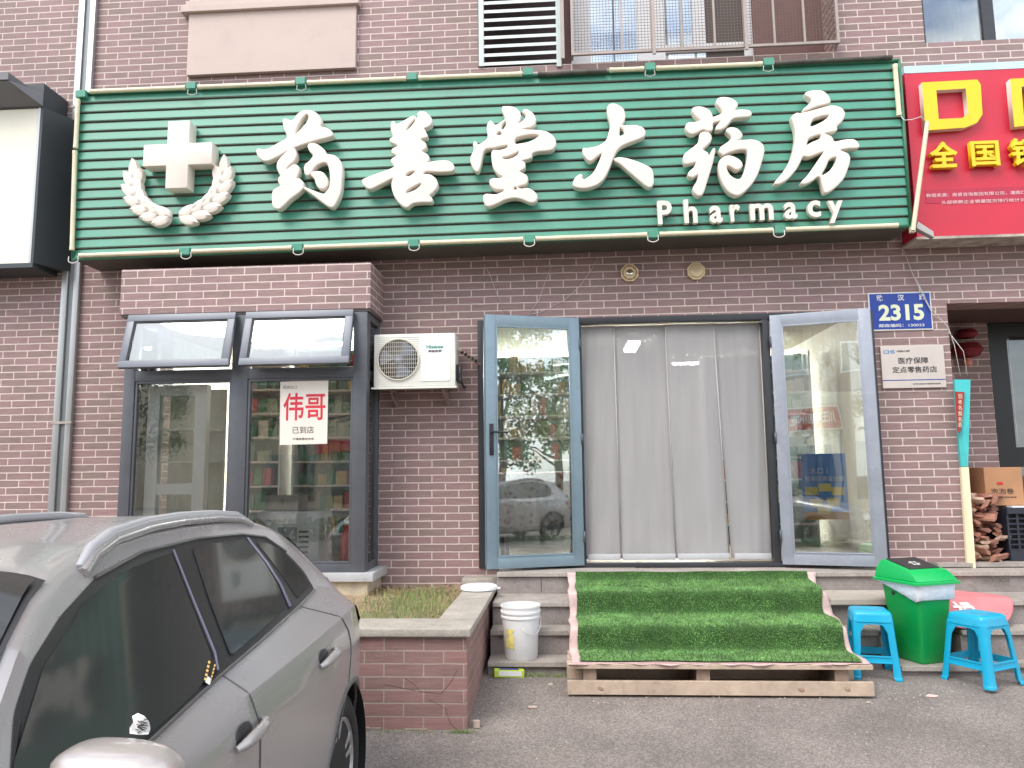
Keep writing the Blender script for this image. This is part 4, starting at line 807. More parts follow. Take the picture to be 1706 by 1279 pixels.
# soil
V = []; Fc = []; n1, n2 = 60, 34
for i in range(n1):
    for j in range(n2):
        x = -3.55+3.93*i/(n1-1); y = -1.93+1.93*j/(n2-1); V.append((x, y, .44+.06*(j/(n2-1))+.02*math.sin(x*5+y*3)+random.uniform(-.008, .008)))
for i in range(n1-1):
    for j in range(n2-1): a = i*n2+j; Fc.append((a, a+n2, a+n2+1, a+1))
o = pymesh('soil', V, Fc, mat('soil', lin(160, 134, 114), .95, var=.35, scale=9, bump=.9, bscale=90, dirt=.5, dirtcol=lin(110, 96, 80)), smooth=60); o['kind'] = 'structure'
def blades(n, gen, h, wd, name, m, seg=3):
    V = []; Fc = []
    for _ in range(n):
        x, y, z = gen(); a = random.uniform(0, 6.28); hh = h*random.uniform(.45, 1.2); ln = random.uniform(.1, .7)*hh; ca, sa = math.cos(a), math.sin(a); b = random.uniform(0, 6.28); cb, sb = math.cos(b)*wd/2, math.sin(b)*wd/2; k = len(V)
        for i in range(seg):
            u = i/seg; V.append((x+ca*ln*u*u-cb*(1-u*.6), y+sa*ln*u*u-sb*(1-u*.6), z+hh*u)); V.append((x+ca*ln*u*u+cb*(1-u*.6), y+sa*ln*u*u+sb*(1-u*.6), z+hh*u))
        V.append((x+ca*ln, y+sa*ln, z+hh*.97))
        for i in range(seg-1): Fc.append((k+2*i, k+2*i+1, k+2*i+3, k+2*i+2))
        Fc.append((k+2*seg-2, k+2*seg-1, k+2*seg))
    return pymesh(name, V, Fc, m)
def ggen():
    while True:
        x = random.gauss(-.02, .26); y = random.uniform(-1.80, -.25)
        if x < .36 and x > -.75+.25*(y+1.8) and -1.8 < y < -.1: return x, y, .455
GRS = mat('grass_green', lin(124, 142, 84), .7, var=.45, scale=30); GRD = mat('grass_dry', lin(172, 156, 104), .8, var=.3, scale=30)
o = blades(1500, ggen, .12, .005, 'grass', GRS); tag(o, 'patch of green weeds growing in the planter soil', 'grass', kind='stuff')
o = blades(1500, lambda: (random.uniform(-1.2, .35), random.uniform(-1.8, -.1)*random.random()**.3, .46), .10, .004, 'dry_grass', GRD); tag(o, 'dry straw coloured stalks on the planter soil', 'grass', kind='stuff')
o = blades(260, lambda: (random.choice((random.uniform(-.3, .6), random.gauss(.56, .05))), -2.15-random.random()*.03, -.07), .035, .004, 'foot_weeds', GRS); tag(o, 'tiny weeds sprouting along the foot of the brick planter', 'weeds', kind='stuff')
o = blades(320, lambda: (random.uniform(.63, 1.25), -1.20-random.random()*.05, .03), .035, .004, 'step_weeds', GRS); tag(o, 'tiny weeds in the crack below the lowest stone step', 'weeds', kind='stuff')
V = []; Fc = []
for _ in range(260):
    x = random.uniform(-.5, .33); y = random.uniform(-.45, -.03) if random.random() < .7 else random.uniform(-1.7, -.1); z = .50+random.random()*.02; r_ = random.uniform(.008, .028); a = random.uniform(0, 6.28); k = len(V)
    for q in range(4): V.append((x+r_*math.cos(a+q*1.57), y+r_*.6*math.sin(a+q*1.57), z+random.uniform(0, .014)))
    Fc += [(k, k+1, k+2), (k, k+2, k+3)]
o = pymesh('leaf_litter', V, Fc, mat('litter_brown', lin(128, 104, 84), .9, var=.5, scale=40)); tag(o, 'dry leaf litter scattered on the planter soil by the wall', 'leaf litter', kind='stuff')
# ------------------------------------------------------------------ pallet, carpet, turf
WD = mat('pallet_wood', lin(186, 166, 146), .8, var=.2, scale=5, bump=.4, bscale=30, dirt=.35)
nw = WD.node_tree
pt = thing('wooden_pallet', (2.2, -1.4, 0), 'pale wooden pallet used as the lowest step under the green turf', 'pallet')
PX0, PX1 = 1.205, 3.235
for i in range(3): MB().box((PX0+.004*i, -1.62+i*.145, .185), (PX1-.006*i, -1.62+i*.145+.125, .215)).build('deck_board', WD, pt, bevel=.003)
for y in (-1.615, -1.26): MB().box((PX0, y, .015), (PX1, y+.03, .105)).build('side_board', WD, pt, bevel=.003)
for x in (PX0+.11, 2.08, PX1-.24): MB().box((x, -1.582, .01), (x+.09, -1.262, .183)).build('block', mat('pallet_block', lin(150, 130, 114), .85, var=.25, scale=10), pt, bevel=.003)
kn = MB()
for x, z in ((1.43, .055), (2.76, .055), (3.06, .06)): kn.lathe([(0, 0), (.017, 0), (.015, -.001), (0, -.001)], (0, 0, 0), axis='y', seg=14, M=Matrix.Translation((x, -1.6155, z)) @ Matrix.Rotation(.5, 4, 'Y') @ Matrix.Diagonal((1.3, 1, .75, 1)))
kn.build('knot', mat('knot', lin(146, 120, 98), .8, var=.4, scale=40), pt)
prof = [(-1.605, .219), (-1.50, .221), (-1.33, .222), (-1.300, .230), (-1.289, .26), (-1.282, .355), (-1.272, .378), (-1.245, .386), (-1.10, .388), (-.95, .388), (-.83, .390), (-.805, .400), (-.795, .43), (-.788, .532), (-.778, .552), (-.75, .560), (-.60, .566), (-.48, .580), (-.41, .596), (-.385, .622), (-.378, .660)]
def prof_at(s):
    d = [0]
    for i in range(1, len(prof)): d.append(d[-1]+math.dist(prof[i], prof[i-1]))
    s *= d[-1]; y = np.interp(s, d, [p[0] for p in prof]); z = np.interp(s, d, [p[1] for p in prof]); return y, z
def drape(name, xl, xr, off, m, parent=None, wob=.004):
    V = []; Fc = []; n1, n2 = 70, 70
    for i in range(n1):
        for j in range(n2):
            u = i/(n1-1); s = j/(n2-1); y, z = prof_at(s); a = xl(s); b = xr(s); x = a+(b-a)*u
            wv_ = wob*math.sin(x*4.3+s*5)*math.sin(s*9+x)
            V.append((x, y+wv_*.6-off*.3, z+off+wv_*.4+wob*.4*math.sin(x*11+s*7)))
    for i in range(n1-1):
        for j in range(n2-1): a = i*n2+j; Fc.append((a, a+n2, a+n2+1, a+1))
    return pymesh(name, V, Fc, m, parent, smooth=70)
pc = drape('pink_carpet', lambda s: 1.232+.007*math.sin(s*23), lambda s: 3.205+.07*s+.028*math.sin(s*13+.6), .006, mat('carpet_pink', lin(204, 176, 170), .95, var=.12, scale=8, bump=.4, dirt=.3))
md = pc.modifiers.new('s', 'SOLIDIFY'); md.thickness = .006; tag(pc, 'faded pink carpet showing at the edges under the green turf', 'carpet')
tf = thing('turf_mat', (2.2, -1, .3), 'bright green artificial turf mat draped over the steps and pallet', 'mat')
xl = lambda s: 1.292+.006*math.sin(s*21); xr = lambda s: 3.17+.07*s+.018*math.sin(s*17)
TB = mat('turf_base', lin(62, 96, 46), .95, var=.25, scale=6, bump=1.0, bscale=220)
drape('backing', xl, xr, .016, TB, tf)
V = []; Fc = []
for _ in range(70000):
    s = random.random()**1.0; u = random.random(); y, z = prof_at(s); a, b = xl(s), xr(s); x = a+(b-a)*u; wv_ = .004*math.sin(x*4.3+s*5)*math.sin(s*9+x)
    y2, z2 = prof_at(min(1, s+.01)); ty, tz = y2-y, z2-z; ll = math.hypot(ty, tz)+1e-9; ny, nz_ = -tz/ll, ty/ll
    p = np.array([x, y+wv_*.6-.016*.3, z+.016+wv_*.4+.004*.4*math.sin(x*11+s*7)]); h = random.uniform(.007, .013)
    a2 = random.uniform(0, 6.28); dx, dt = math.cos(a2), math.sin(a2); lean = .008
    tip = p+np.array([dx*lean, ny*h+dt*lean*ty/ll, nz_*h+dt*lean*tz/ll]); c2 = random.uniform(0, 6.28); wq = .0022; k = len(V)
    o1 = np.array([math.cos(c2)*wq, math.sin(c2)*wq*ty/ll, math.sin(c2)*wq*tz/ll])
    V += [p-o1, p+o1, tip]; Fc.append((k, k+1, k+2))
tm = mat('turf_blade', lin(120, 164, 92), .55, var=.5, scale=5); pile = pymesh('pile', V, Fc, tm, tf); pile['kind'] = 'stuff'
# fallen carpet scraps
o = MB(); o.lathe([(.10, .0), (.12, .006), (.10, .010), (.05, .008), (.05, .002)], (3.02, -1.52, .216), seg=20); o = o.build('pink_scrap', MATS['carpet_pink'], smooth=50); tag(o, 'curled scrap of pink carpet lying on the pallet corner', 'scrap')
o = drape('tmpc', lambda s: 1.22, lambda s: 3.0, .0, MATS['carpet_pink']); bpy.data.objects.remove(o)
V = []; Fc = []; n = 60
for i in range(n):
    x = 1.215+1.75*i/(n-1); w1 = .012+.010*math.sin(i*.9)+.012*math.sin(i*.31+1); V += [(x, -1.600, .2195), (x, -1.612-w1, .219+.003*math.sin(i))]
for i in range(n-1): Fc.append((2*i, 2*i+1, 2*i+3, 2*i+2))
o = pymesh('carpet_fringe', V, Fc, MATS['carpet_pink']); md = o.modifiers.new('s', 'SOLIDIFY'); md.thickness = .004; tag(o, 'ragged pink carpet strip along the front edge of the pallet', 'carpet strip')
# ------------------------------------------------------------------ bucket and lid, packet
bz = .127; bc = Vector(G(868, 1099, bz)); bc.y -= -.0; bc = Vector((.862, -1.06, bz))
t = thing('paint_bucket', bc, 'white plastic paint bucket standing on the lowest stone step', 'bucket')
BW = mat('bucket_white', lin(226, 226, 224), .4, var=.05, dirt=.15, dirtcol=lin(176, 168, 150))
MB().lathe([(0, .004), (.118, 0), (.124, .01), (.142, .30), (.150, .302), (.150, .315), (.145, .318), (.146, .335), (.153, .337), (.153, .352), (.147, .355), (.148, .378), (.153, .380), (.153, .392), (.143, .392), (.136, .34), (.118, .02), (0, .018)], bc, seg=48).build('body', BW, t, smooth=35)
MB().tube([bc+Vector((.05+.098*math.cos(a), -.135*math.cos((a-1.2)*.6), .20+.0*a)) if False else bc+Vector((x, y, z)) for x, y, z in ((.02, -.150, .245), (.045, -.158, .215), (.085, -.145, .196), (.125, -.10, .197), (.152, -.02, .235), (.155, .01, .30))], .0028, seg=6).build('handle', MATS['wire_white'], t)
V = []; Fc = []
for i in range(7):
    for j in range(8):
        a = math.radians(218+i*5.5); r = .1255+.0165*(j*.022+.10)/.30+.0012; V.append((bc.x+r*math.cos(a), bc.y+r*math.sin(a), bc.z+.09+j*.020))
for i in range(6):
    for j in range(7):
        if random.random() > .12: a = i*8+j; Fc.append((a, a+8, a+9, a+1))
pymesh('yellow_sticker', V, Fc, mat('sticker', lin(222, 206, 120), .6, var=.25, scale=30), t)
lc = Vector((.487, -.52, .556)); t = thing('bucket_lid', lc, 'round white plastic bucket lid lying on the planter coping', 'lid')
MB().lathe([(0, .022), (.12, .022), (.135, .030), (.148, .030), (.155, .022), (.157, .002), (.150, 0), (.148, .012), (0, .012)], lc, seg=48).build('disc', BW, t, smooth=35)
MB().box(lc+Vector((.145, -.02, .0)), lc+Vector((.18, .02, .014))).build('tear_tab', BW, t, bevel=.004)
a = Vector(G(848, 1127, .03)); a = Vector((.78, -1.235, .033)); M = Matrix.Translation(a) @ Matrix.Rotation(.16, 4, 'Z') @ Matrix.Rotation(.05, 4, 'Y')
t = thing('green_packet', a, 'small lime green and white carton lying on the ground by the steps', 'carton')
MB().box((-.11, -.03, 0), (.11, .03, .052), M).build('carton', mat('lime', lin(186, 208, 72), .5, var=.1), t, bevel=.004); MB().box((-.08, -.0325, .012), (.09, -.0305, .045), M).build('front_label', WPLAST, t); MB().box((-.07, -.02, .0525), (.07, .02, .054), M).build('top_label', mat('navy', lin(70, 74, 130), .5), t)
# ------------------------------------------------------------------ stools
BLU = mat('stool_blue', lin(18, 160, 196), .35, var=.05, scale=6, dirt=.06, dirtcol=lin(90, 150, 170)); BLU2 = BLU
def stool(loc, rz, label, H_=.46, tw=.125, bw_=.175):
    t = thing('plastic_stool', loc, label, 'stool', 'blue plastic stools by the bin', rz)
    def P_(u, v, z):   # u,v in -1..1 on the tapering square
        w_ = bw_+(tw-bw_)*(z/H_)**.9; return Vector((u*w_, v*w_, z))
    hs_ = .035
    s = MB(); n = 12; Vt = []
    # seat: rounded square, slightly domed
    rings = []
    def rsq(w_, r, z):
        o_ = []
        for cx_, cy_, a0 in ((w_-r, w_-r, 0), (-w_+r, w_-r, 90), (-w_+r, -w_+r, 180), (w_-r, -w_+r, 270)):
            for k in range(5): a = math.radians(a0+k*22.5); o_.append(s.bm.verts.new((cx_+r*math.cos(a), cy_+r*math.sin(a), z)))
        return o_
    for w_, r, z in ((tw+.006, .035, H_-.075), (tw+.004, .034, H_-.068), (tw+.0, .034, H_-.03), (tw-.004, .033, H_-.012), (tw-.014, .030, H_-.003), (tw-.028, .025, H_), (tw-.06, .015, H_-.001), (.018, .010, H_-.004), (.012, .008, H_-.010)): rings.append(rsq(w_, r, z))
    for i in range(len(rings)-1):
        m_ = len(rings[i])
        for k in range(m_): s.bm.faces.new([rings[i][k], rings[i][(k+1) % m_], rings[i+1][(k+1) % m_], rings[i+1][k]])
    o = s.build('seat', BLU, t, local=True, smooth=40, solid=.005)
    # rib lines in apron
    for sx, sy in ((1, 1), (-1, 1), (-1, -1), (1, -1)):
        l = MB(); zs_ = (0, .018, .022, .10, .2, .32, H_-.07, H_-.05); 
        prev = None
        for z in zs_:
            leg = (.052 if z > .022 else .058) if z < H_-.10 else .085
            w_ = bw_+(tw-bw_)*(z/H_)**.9+(.004 if z <= .018 else 0); c_ = .022; th_ = .010
            outer = [(w_, w_-leg), (w_, w_-c_), (w_-c_*.3, w_-c_*.3), (w_-c_, w_), (w_-leg, w_)]
            inner = [(w_-leg, w_-th_), (w_-c_-.004, w_-th_), (w_-c_*.8, w_-c_*.8), (w_-th_, w_-c_-.004), (w_-th_, w_-leg)]
            ring = [l.bm.verts.new((sx*x, sy*y, z)) for x, y in outer+inner]
            if prev:
                for k in range(10): l.bm.faces.new([prev[k], prev[(k+1) % 10], ring[(k+1) % 10], ring[k]])
            else: l.bm.faces.new(ring)
            prev = ring
        l.bm.faces.new(prev); l.build('leg', BLU, t, local=True, bevel=.002, smooth=40)
    for k in range(4):
        R4 = Matrix.Rotation(k*math.pi/2, 4, 'Z'); z0, z1 = .115, .165; q = MB()
        for (za, zb_, dd) in ((z0, z1, 0), (z1-.010, z1, .006), (z0, z0+.008, .006)):
            wa = bw_+(tw-bw_)*(za/H_)**.9; wb = bw_+(tw-bw_)*(zb_/H_)**.9; e = .05
            q.hex([R4 @ Vector(v) for v in ((wa+dd-.010, -wa+e, za), (wa+dd-.002, -wa+e, za), (wa+dd-.002, wa-e, za), (wa+dd-.010, wa-e, za), (wb+dd-.010, -wb+e, zb_), (wb+dd-.002, -wb+e, zb_), (wb+dd-.002, wb-e, zb_), (wb+dd-.010, wb-e, zb_))])
        q.build('stretcher', BLU, t, local=True, bevel=.0015)
        q = MB(); 
        pts = []; wz = lambda z: bw_+(tw-bw_)*(z/H_)**.9
        for i in range(13):
            u = -1+2*i/12; zz = H_-.085-.05*abs(u)**5-.0; pts.append((wz(zz)-.005, u*(wz(zz)-.045), zz))
        up = [(wz(H_-.06)-.005, p[1], H_-.055) for p in pts]
        for i in range(12): q.poly([R4 @ Vector(v) for v in (pts[i], pts[i+1], up[i+1], up[i])])
        q.build('apron', BLU, t, local=True, solid=.006); 
        q = MB(); q.tube([R4 @ Vector((p[0]+.002, p[1], p[2])) for p in pts], .0035, seg=6); q.build('apron_lip', BLU, t, local=True)
    return t
stool((3.425, -1.12, gz(-1.1)), math.radians(-12), 'blue plastic stool between the turf steps and the green bin', .465, .130, .165)
stool((4.10, -1.28, gz(-1.3)), math.radians(29), 'blue plastic stool to the right of the green bin', .465, .135, .185)
# ------------------------------------------------------------------ green bin
GB = mat('bin_green', lin(8, 150, 70), .38, var=.06, scale=3, dirt=.08, dirtcol=lin(80, 140, 90)); GB2 = mat('bin_green_light', lin(12, 170, 86), .35, var=.05, scale=3)
t = thing('litter_bin', (3.83, -.985, .107), 'green plastic litter bin with swing lid and white bag liner', 'bin', rz=math.radians(-69))
def rrect(s, a, b, r, z, ox=0):
    o_ = []
    for cx_, cy_, a0 in ((a-r, b-r, 0), (-a+r, b-r, 90), (-a+r, -b+r, 180), (a-r, -b+r, 270)):
        for k in range(4): an = math.radians(a0+k*30); o_.append(s.bm.verts.new((ox+cx_+r*math.cos(an), cy_+r*math.sin(an), z)))
    return o_
def loft(s, rings, cap=True):
    for i in range(len(rings)-1):
        m_ = len(rings[i])
        for k in range(m_): s.bm.faces.new([rings[i][k], rings[i][(k+1) % m_], rings[i+1][(k+1) % m_], rings[i+1][k]])
    if cap: s.bm.faces.new(rings[0]); s.bm.faces.new(rings[-1])
t.scale = (.97, .97, .965)
s = MB(); loft(s, [rrect(s, *q) for q in ((.125, .115, .03, 0), (.132, .122, .03, .02), (.185, .165, .03, .57), (.195, .175, .03, .575), (.195, .175, .03, .60), (.18, .16, .03, .60), (.12, .11, .03, .02))], False); s.bm.faces.new([v for v in list(s.bm.verts)[:16]])
s.build('body', GB, t, local=True, smooth=40)
s = MB()
for i in range(1): loft(s, [rrect(s, *q) for q in ((.187, .167, .03, .505), (.200, .180, .03, .52), (.203, .183, .03, .56), (.206, .186, .03, .595))], False)
bg_ = s.build('bag_liner', mat('bag_white', lin(238, 240, 244), .35, var=.1, scale=9, bump=.8, bscale=25), t, local=True, smooth=60)
for v in bg_.data.vertices: v.co.z += (.012*math.sin(v.co.x*40)-.045*max(0, v.co.x)/.2+.02*math.sin(v.co.y*13+v.co.x*9)+(.05 if v.co.x < -.05 else 0))*(1 if v.co.z < .55 else .2); v.co.x *= 1+.02*math.sin(v.co.z*90); 
s = MB(); a_, b_ = .216, .200
loft(s, [rrect(s, a_-.006, b_-.006, .03, .585), rrect(s, a_+.014, b_+.014, .03, .588), rrect(s, a_+.014, b_+.014, .03, .604), rrect(s, a_, b_, .03, .610)], True)
s.build('lid_rim', GB2, t, local=True, smooth=40)
prf = [(-a_+.004, .611), (-a_+.018, .68), (-a_+.045, .735), (-a_+.075, .748), (.105, .690), (.135, .678), (.165, .655), (a_-.004, .611)]
s = MB(); s.bm.faces.ensure_lookup_table(); ra = [s.bm.verts.new((x, -b_+.004+.030*(z-.611)/.14, z)) for x, z in prf]; rb = [s.bm.verts.new((x, b_-.004-.030*(z-.611)/.14, z)) for x, z in prf]
s.bm.faces.new(ra); s.bm.faces.new(rb)
for k in range(8): s.bm.faces.new([ra[k], rb[k], rb[(k+1) % 8], ra[(k+1) % 8]])
s.build('lid_hood', GB2, t, local=True, bevel=.010, smooth=40)
s = MB(); sl_ = (.690-.748)/(.105+a_-.075); zf = lambda x: .748+sl_*(x+a_-.075)+.004
s.poly([(-a_+.085, -.145, zf(-a_+.085)), (.098, -.145, zf(.098)), (.098, .145, zf(.098)), (-a_+.085, .145, zf(-a_+.085))])
s.build('swing_flap', mat('flap_black', lin(44, 44, 44), .5, var=.1, dirt=.2, dirtcol=lin(110, 108, 104)), t, local=True, solid=.005)
s = MB(); sa = -math.atan(sl_)
for k in range(6): a = k*1.05; s.box((-.020, -.004, .004), (.020, .004, .006), Matrix.Translation((0, .0, zf(0))) @ Matrix.Rotation(sa, 4, 'Y') @ Matrix.Translation((.030*math.cos(a), .030*math.sin(a), 0)) @ Matrix.Rotation(a+.9, 4, 'Z'))
s.build('flap_emblem', WPLAST, t, local=True)
s = MB()
for yy in (-.06, .05): s.lathe([(0, 0), (.014, 0), (.014, .003), (0, .003)], (yy, -.168, .50), axis='y', seg=12)
s.build('side_hole', BLACK, t, local=True)
# ------------------------------------------------------------------ pink mat
c = Vector((4.3, -.62, .497)); V = []; Fc = []; t = thing('pink_doormat', c, 'pink doormat with white characters drooping over the steps right of the bin', 'mat')
n1, n2 = 34, 26
mpr = [(-.36, .497), (-.60, .500), (-.735, .500), (-.775, .485), (-.84, .42), (-.92, .345), (-.985, .318)]
md_ = [0]
for i in range(1, len(mpr)): md_.append(md_[-1]+math.dist(mpr[i], mpr[i-1]))
def mpt(u, v):
    r = .40; x = 4.24+r*u*math.sqrt(1-.5*v*v); q = (v*math.sqrt(1-.5*u*u)+1)/2*md_[-1]
    return (x, float(np.interp(q, md_, [p[0] for p in mpr]))+.0, float(np.interp(q, md_, [p[1] for p in mpr]))+.010+.006*math.sin(u*5))
for i in range(n1):
    for j in range(n2): V.append(mpt(-1+2*i/(n1-1), -1+2*j/(n2-1)))
for i in range(n1-1):
    for j in range(n2-1): a = i*n2+j; Fc.append((a, a+n2, a+n2+1, a+1))
dm = pymesh('rug', V, Fc, mat('mat_pink', lin(200, 122, 124), .85, var=.15, scale=5, bump=.3), t, smooth=60); md = dm.modifiers.new('s', 'SOLIDIFY'); md.thickness = .010
text('福', (4.24, -.865, .424), .20, mat('mat_white', lin(236, 220, 216), .8), t, up=(0, .70, .66), right=(1, 0, 0), depth=.003, bold=.02, width=.17)
# ------------------------------------------------------------------ recess goods
t = thing('leaning_signboard', (4.72, .02, .7), 'tall turquoise and cream narrow board leaning at the brick pillar edge', 'signboard')
TQ = mat('turquoise', lin(70, 186, 186), .4, var=.15, scale=2); CRM = mat('board_cream', lin(232, 222, 186), .6, var=.05, dirt=.1)
qa = [W(1590, 632, -.06), W(1617, 632, -.10), W(1613, 777, -.10), W(1601, 777, -.06)]; MB().prism([tuple(p) for p in qa], (0, .03, 0)).build('upper_board', TQ, t)
qa = [W(1601, 778, -.06), W(1614, 778, -.10), W(1626, 948, -.12), W(1612, 945, -.06)]; MB().prism([tuple(p) for p in qa], (0, .03, 0)).build('lower_board', CRM, t)
qa = [W(1591, 652, -.105), W(1607, 653, -.105), W(1603, 700, -.105), W(1599, 722, -.105), W(1595, 718, -.105)]; MB().prism([tuple(p) for p in qa], (0, .004, 0)).build('red_panel', mat('board_red', lin(160, 40, 44), .5), t)
for i, ch in enumerate('回收名烟名酒'): text(ch, W(1600-i*.2, 660+i*9.5, -.108), .04, CRM, t, depth=.001, width=.03)
t = thing('red_lantern', (5.0, .5, 2.7), 'dim red festive ornament hanging on the back wall of the recess', 'ornament')
for px, py, r, hz_ in ((1611, 556, .10, .05), (1611, 583, .15, .075)): c = Vector(W(px, py, .93)); MB().lathe([(0, -hz_), (r*.7, -hz_*.9), (r, 0), (r*.7, hz_*.9), (0, hz_)], c, seg=20).build('body', mat('lantern_red', lin(120, 24, 34), .7), t, smooth=40)
c = Vector(W(1612, 603, .93)); MB().lathe([(0, -.045), (.035, -.04), (.045, 0), (.035, .04), (0, .045)], c, seg=12).build('tag', mat('tag_pink', lin(214, 140, 120), .6), t)
CB = mat('cardboard', lin(178, 132, 96), .8, var=.1, scale=4, bump=.1)
t = thing('cardboard_box', (5.3, .2, 1.3), 'brown cardboard box with printed label resting on the black crate', 'box')
a = W(1639, 786, .12); b = W(1704, 842, .12); 
MB().box((a[0], .12, b[2]), (b[0]+.02, .40, a[2]+.04)).build('carton', CB, t, bevel=.006); MB().box((a[0]-.13, .36, b[2]+.0), (a[0]-.002, .60, a[2]+.02)).build('open_flap', mat('cardboard_dark', lin(150, 104, 74), .8), t)
text('泡泡卷', W(1670, 818, .118), .05, INK, t, depth=.001, width=.20); text('正宗手工膨化食品', W(1674, 828, .118), .014, INK, t, depth=.001, width=.2); MB().box(W(1666, 805, .116)-np.array([.025, 0, .012]), W(1666, 805, .116)+np.array([.025, .002, .012])).build('red_stamp', mat('stamp_red', lin(190, 50, 50), .6), t)
t = thing('plastic_crate', (5.4, .1, .7), 'black perforated plastic crate at the right edge in the recess', 'crate')
a = W(1655, 846, .02); b = W(1706, 942, .02); cr0, cr1 = 5.10, 5.75
s = MB(); s.box((cr0, .02, .702), (cr1, .55, .72)); s.box((cr0-.01, .0, a[2]-.05), (cr1, .03, a[2])); s.box((cr0, .02, .72), (cr1, .03, .80))
for k in range(9): x = cr0+k*(cr1-cr0)/8; s.box((x-.008, .018, .80), (x+.008, .032, a[2]-.05))
for k in range(8): z = .80+k*(a[2]-.85)/7; s.box((cr0, .0185, z-.006), (cr1, .0315, z+.006))
s.box((cr0-.005, .03, .72), (cr0+.01, .55, a[2])); s.box((cr0, .54, .72), (cr1, .55, a[2]-.001)); s.build('body', mat('crate_black', lin(38, 42, 54), .5, var=.1), t); s = MB(); s.box((cr0+.01, .05, .725), (cr1, .52, a[2]-.06)); s.build('contents', mat('crate_inner', lin(26, 28, 34), .7), t)
t = thing('white_bag', (5.6, .3, 1.4), 'white paper with cable ends lying on top of the black crate', 'paper')
MB().box((5.15, .02, a[2]+.001), (5.62, .11, a[2]+.014)).build('sheet', WPLAST, t)
# firewood stack
FW = [mat('firewood%d' % i, lin(*c), .85, var=.25, scale=14, bump=.3, bscale=60) for i, c in enumerate(((166, 118, 98), (150, 100, 84), (200, 172, 150), (132, 92, 78)))]
me_p = []
for v_ in range(4):
    s = MB(); n_ = 5; ang = [k*2*math.pi/n_+random.uniform(-.3, .3) for k in range(n_)]; rr = [random.uniform(.6, 1.0) for _ in range(n_)]
    s.prism([(math.cos(a)*r*.5, 0, math.sin(a)*r*.5) for a, r in zip(ang, rr)], (.06, 1, .03)); o = s.build('firewood_stick', FW[v_]); me_p.append(o.data); bpy.data.objects.remove(o)
z_ = .712; row = 0
while z_ < 1.28:
    n_ = 3
    for k in range(n_):
        o = bpy.data.objects.new('firewood_stick', me_p[random.randrange(4)]); COL.objects.link(o)
        o.location = (4.80+k*.085+random.uniform(-.015, .02)-.0*row, random.uniform(-.06, .06), z_+.012+random.uniform(-.004, .006)); o.scale = (.10+random.uniform(-.015, .03), random.uniform(.22, .34), .045+random.uniform(-.008, .012)); o.rotation_euler = (random.uniform(-.15, .15), random.uniform(-.8, .8), random.uniform(-1.1, 1.1))
        tag(o, 'split stick of reddish firewood in the pile between board and crate', 'firewood', 'split firewood sticks piled in the recess')
    z_ += .036; row += 1
# ------------------------------------------------------------------ ground litter
for i, (px, py, col, lab) in enumerate(((888, 1179, (196, 176, 160), 'pale round washer shaped scrap on the asphalt'), (1552, 1160, (226, 190, 180), 'torn pale pink wrapper on the asphalt in front of the bin'), (1447, 1171, (200, 186, 170), 'tiny paper crumb on the asphalt beyond the pallet corner'), (917, 1141, (210, 196, 180), 'small paper shred beside the pallet corner'), (793, 1212, (176, 160, 146), 'broken brick chip at the foot of the planter corner'))):
    zz = -.01 if py < 1165 else -.03; zz = 0; q = G(px, py, 0)
    for _ in range(4): q = G(px, py, gz(q[1]))
    c = Vector(q)+Vector((0, 0, .006)); s = MB(); n_ = 9; r_ = (.033, .045, .015, .022, .03)[i]
    s.prism([(c.x+r_*random.uniform(.6, 1.1)*math.cos(a*2*math.pi/n_), c.y+r_*.7*random.uniform(.6, 1.1)*math.sin(a*2*math.pi/n_), c.z-.004) for a in range(n_)], (0, 0, .006 if i < 4 else .04)); o = s.build('litter_scrap', mat('scrap%d' % i, lin(*col), .8, var=.2, scale=30)); tag(o, lab, 'litter')
V = []; Fc = []
for _ in range(420):
    x = random.uniform(.5, 5.2); y = -1.2-abs(random.gauss(0, .9))
    if random.random() < .4: x, y = random.uniform(.62, 3.5), random.uniform(-1.75, -1.2)
    if y < -4: continue
    z = gz(y)+.002; r_ = random.uniform(.003, .009); k = len(V); a = random.uniform(0, 6.28)
    for q in range(4): V.append((x+r_*math.cos(a+q*1.57), y+r_*math.sin(a+q*1.57), z)); 
    V.append((x, y, z+r_*.9)); Fc += [(k, k+1, k+4), (k+1, k+2, k+4), (k+2, k+3, k+4), (k+3, k, k+4)]
o = pymesh('grit', V, Fc, mat('grit', lin(170, 160, 148), .9, var=.4, scale=50)); tag(o, 'loose grit and small crumbs scattered on the asphalt', 'grit', kind='stuff')
# ------------------------------------------------------------------ car
PAINT = mat('car_paint', lin(163, 159, 157), .28, metal=.35, var=.03, scale=1.2, coat=.45, dirt=.12, dirtcol=lin(164, 158, 152))
TINT = mat('tinted_glass', lin(50, 52, 50), .06, var=.05, spec=.25); TRIM = mat('black_trim', lin(30, 30, 32), .35, var=.1); RUB = mat('tyre_rubber', lin(36, 35, 34), .85, var=.25, scale=15, bump=.3, dirt=.4, dirtcol=lin(96, 88, 80))
RIM = mat('rim_alloy', lin(190, 190, 192), .3, metal=.8, var=.08); CHR = mat('satin_rail', lin(178, 178, 180), .4, metal=.4, var=.06); LAMPR = mat('lamp_red', lin(130, 20, 24), .15, var=.2, coat=.8); LAMPW = mat('lamp_clear', lin(190, 194, 196), .1, metal=.4, coat=.8); SEAM = mat('seam_dark', lin(84, 82, 82), .5)
IP = np.interp
F_ = np.linspace(-.87, 3.56, 190)
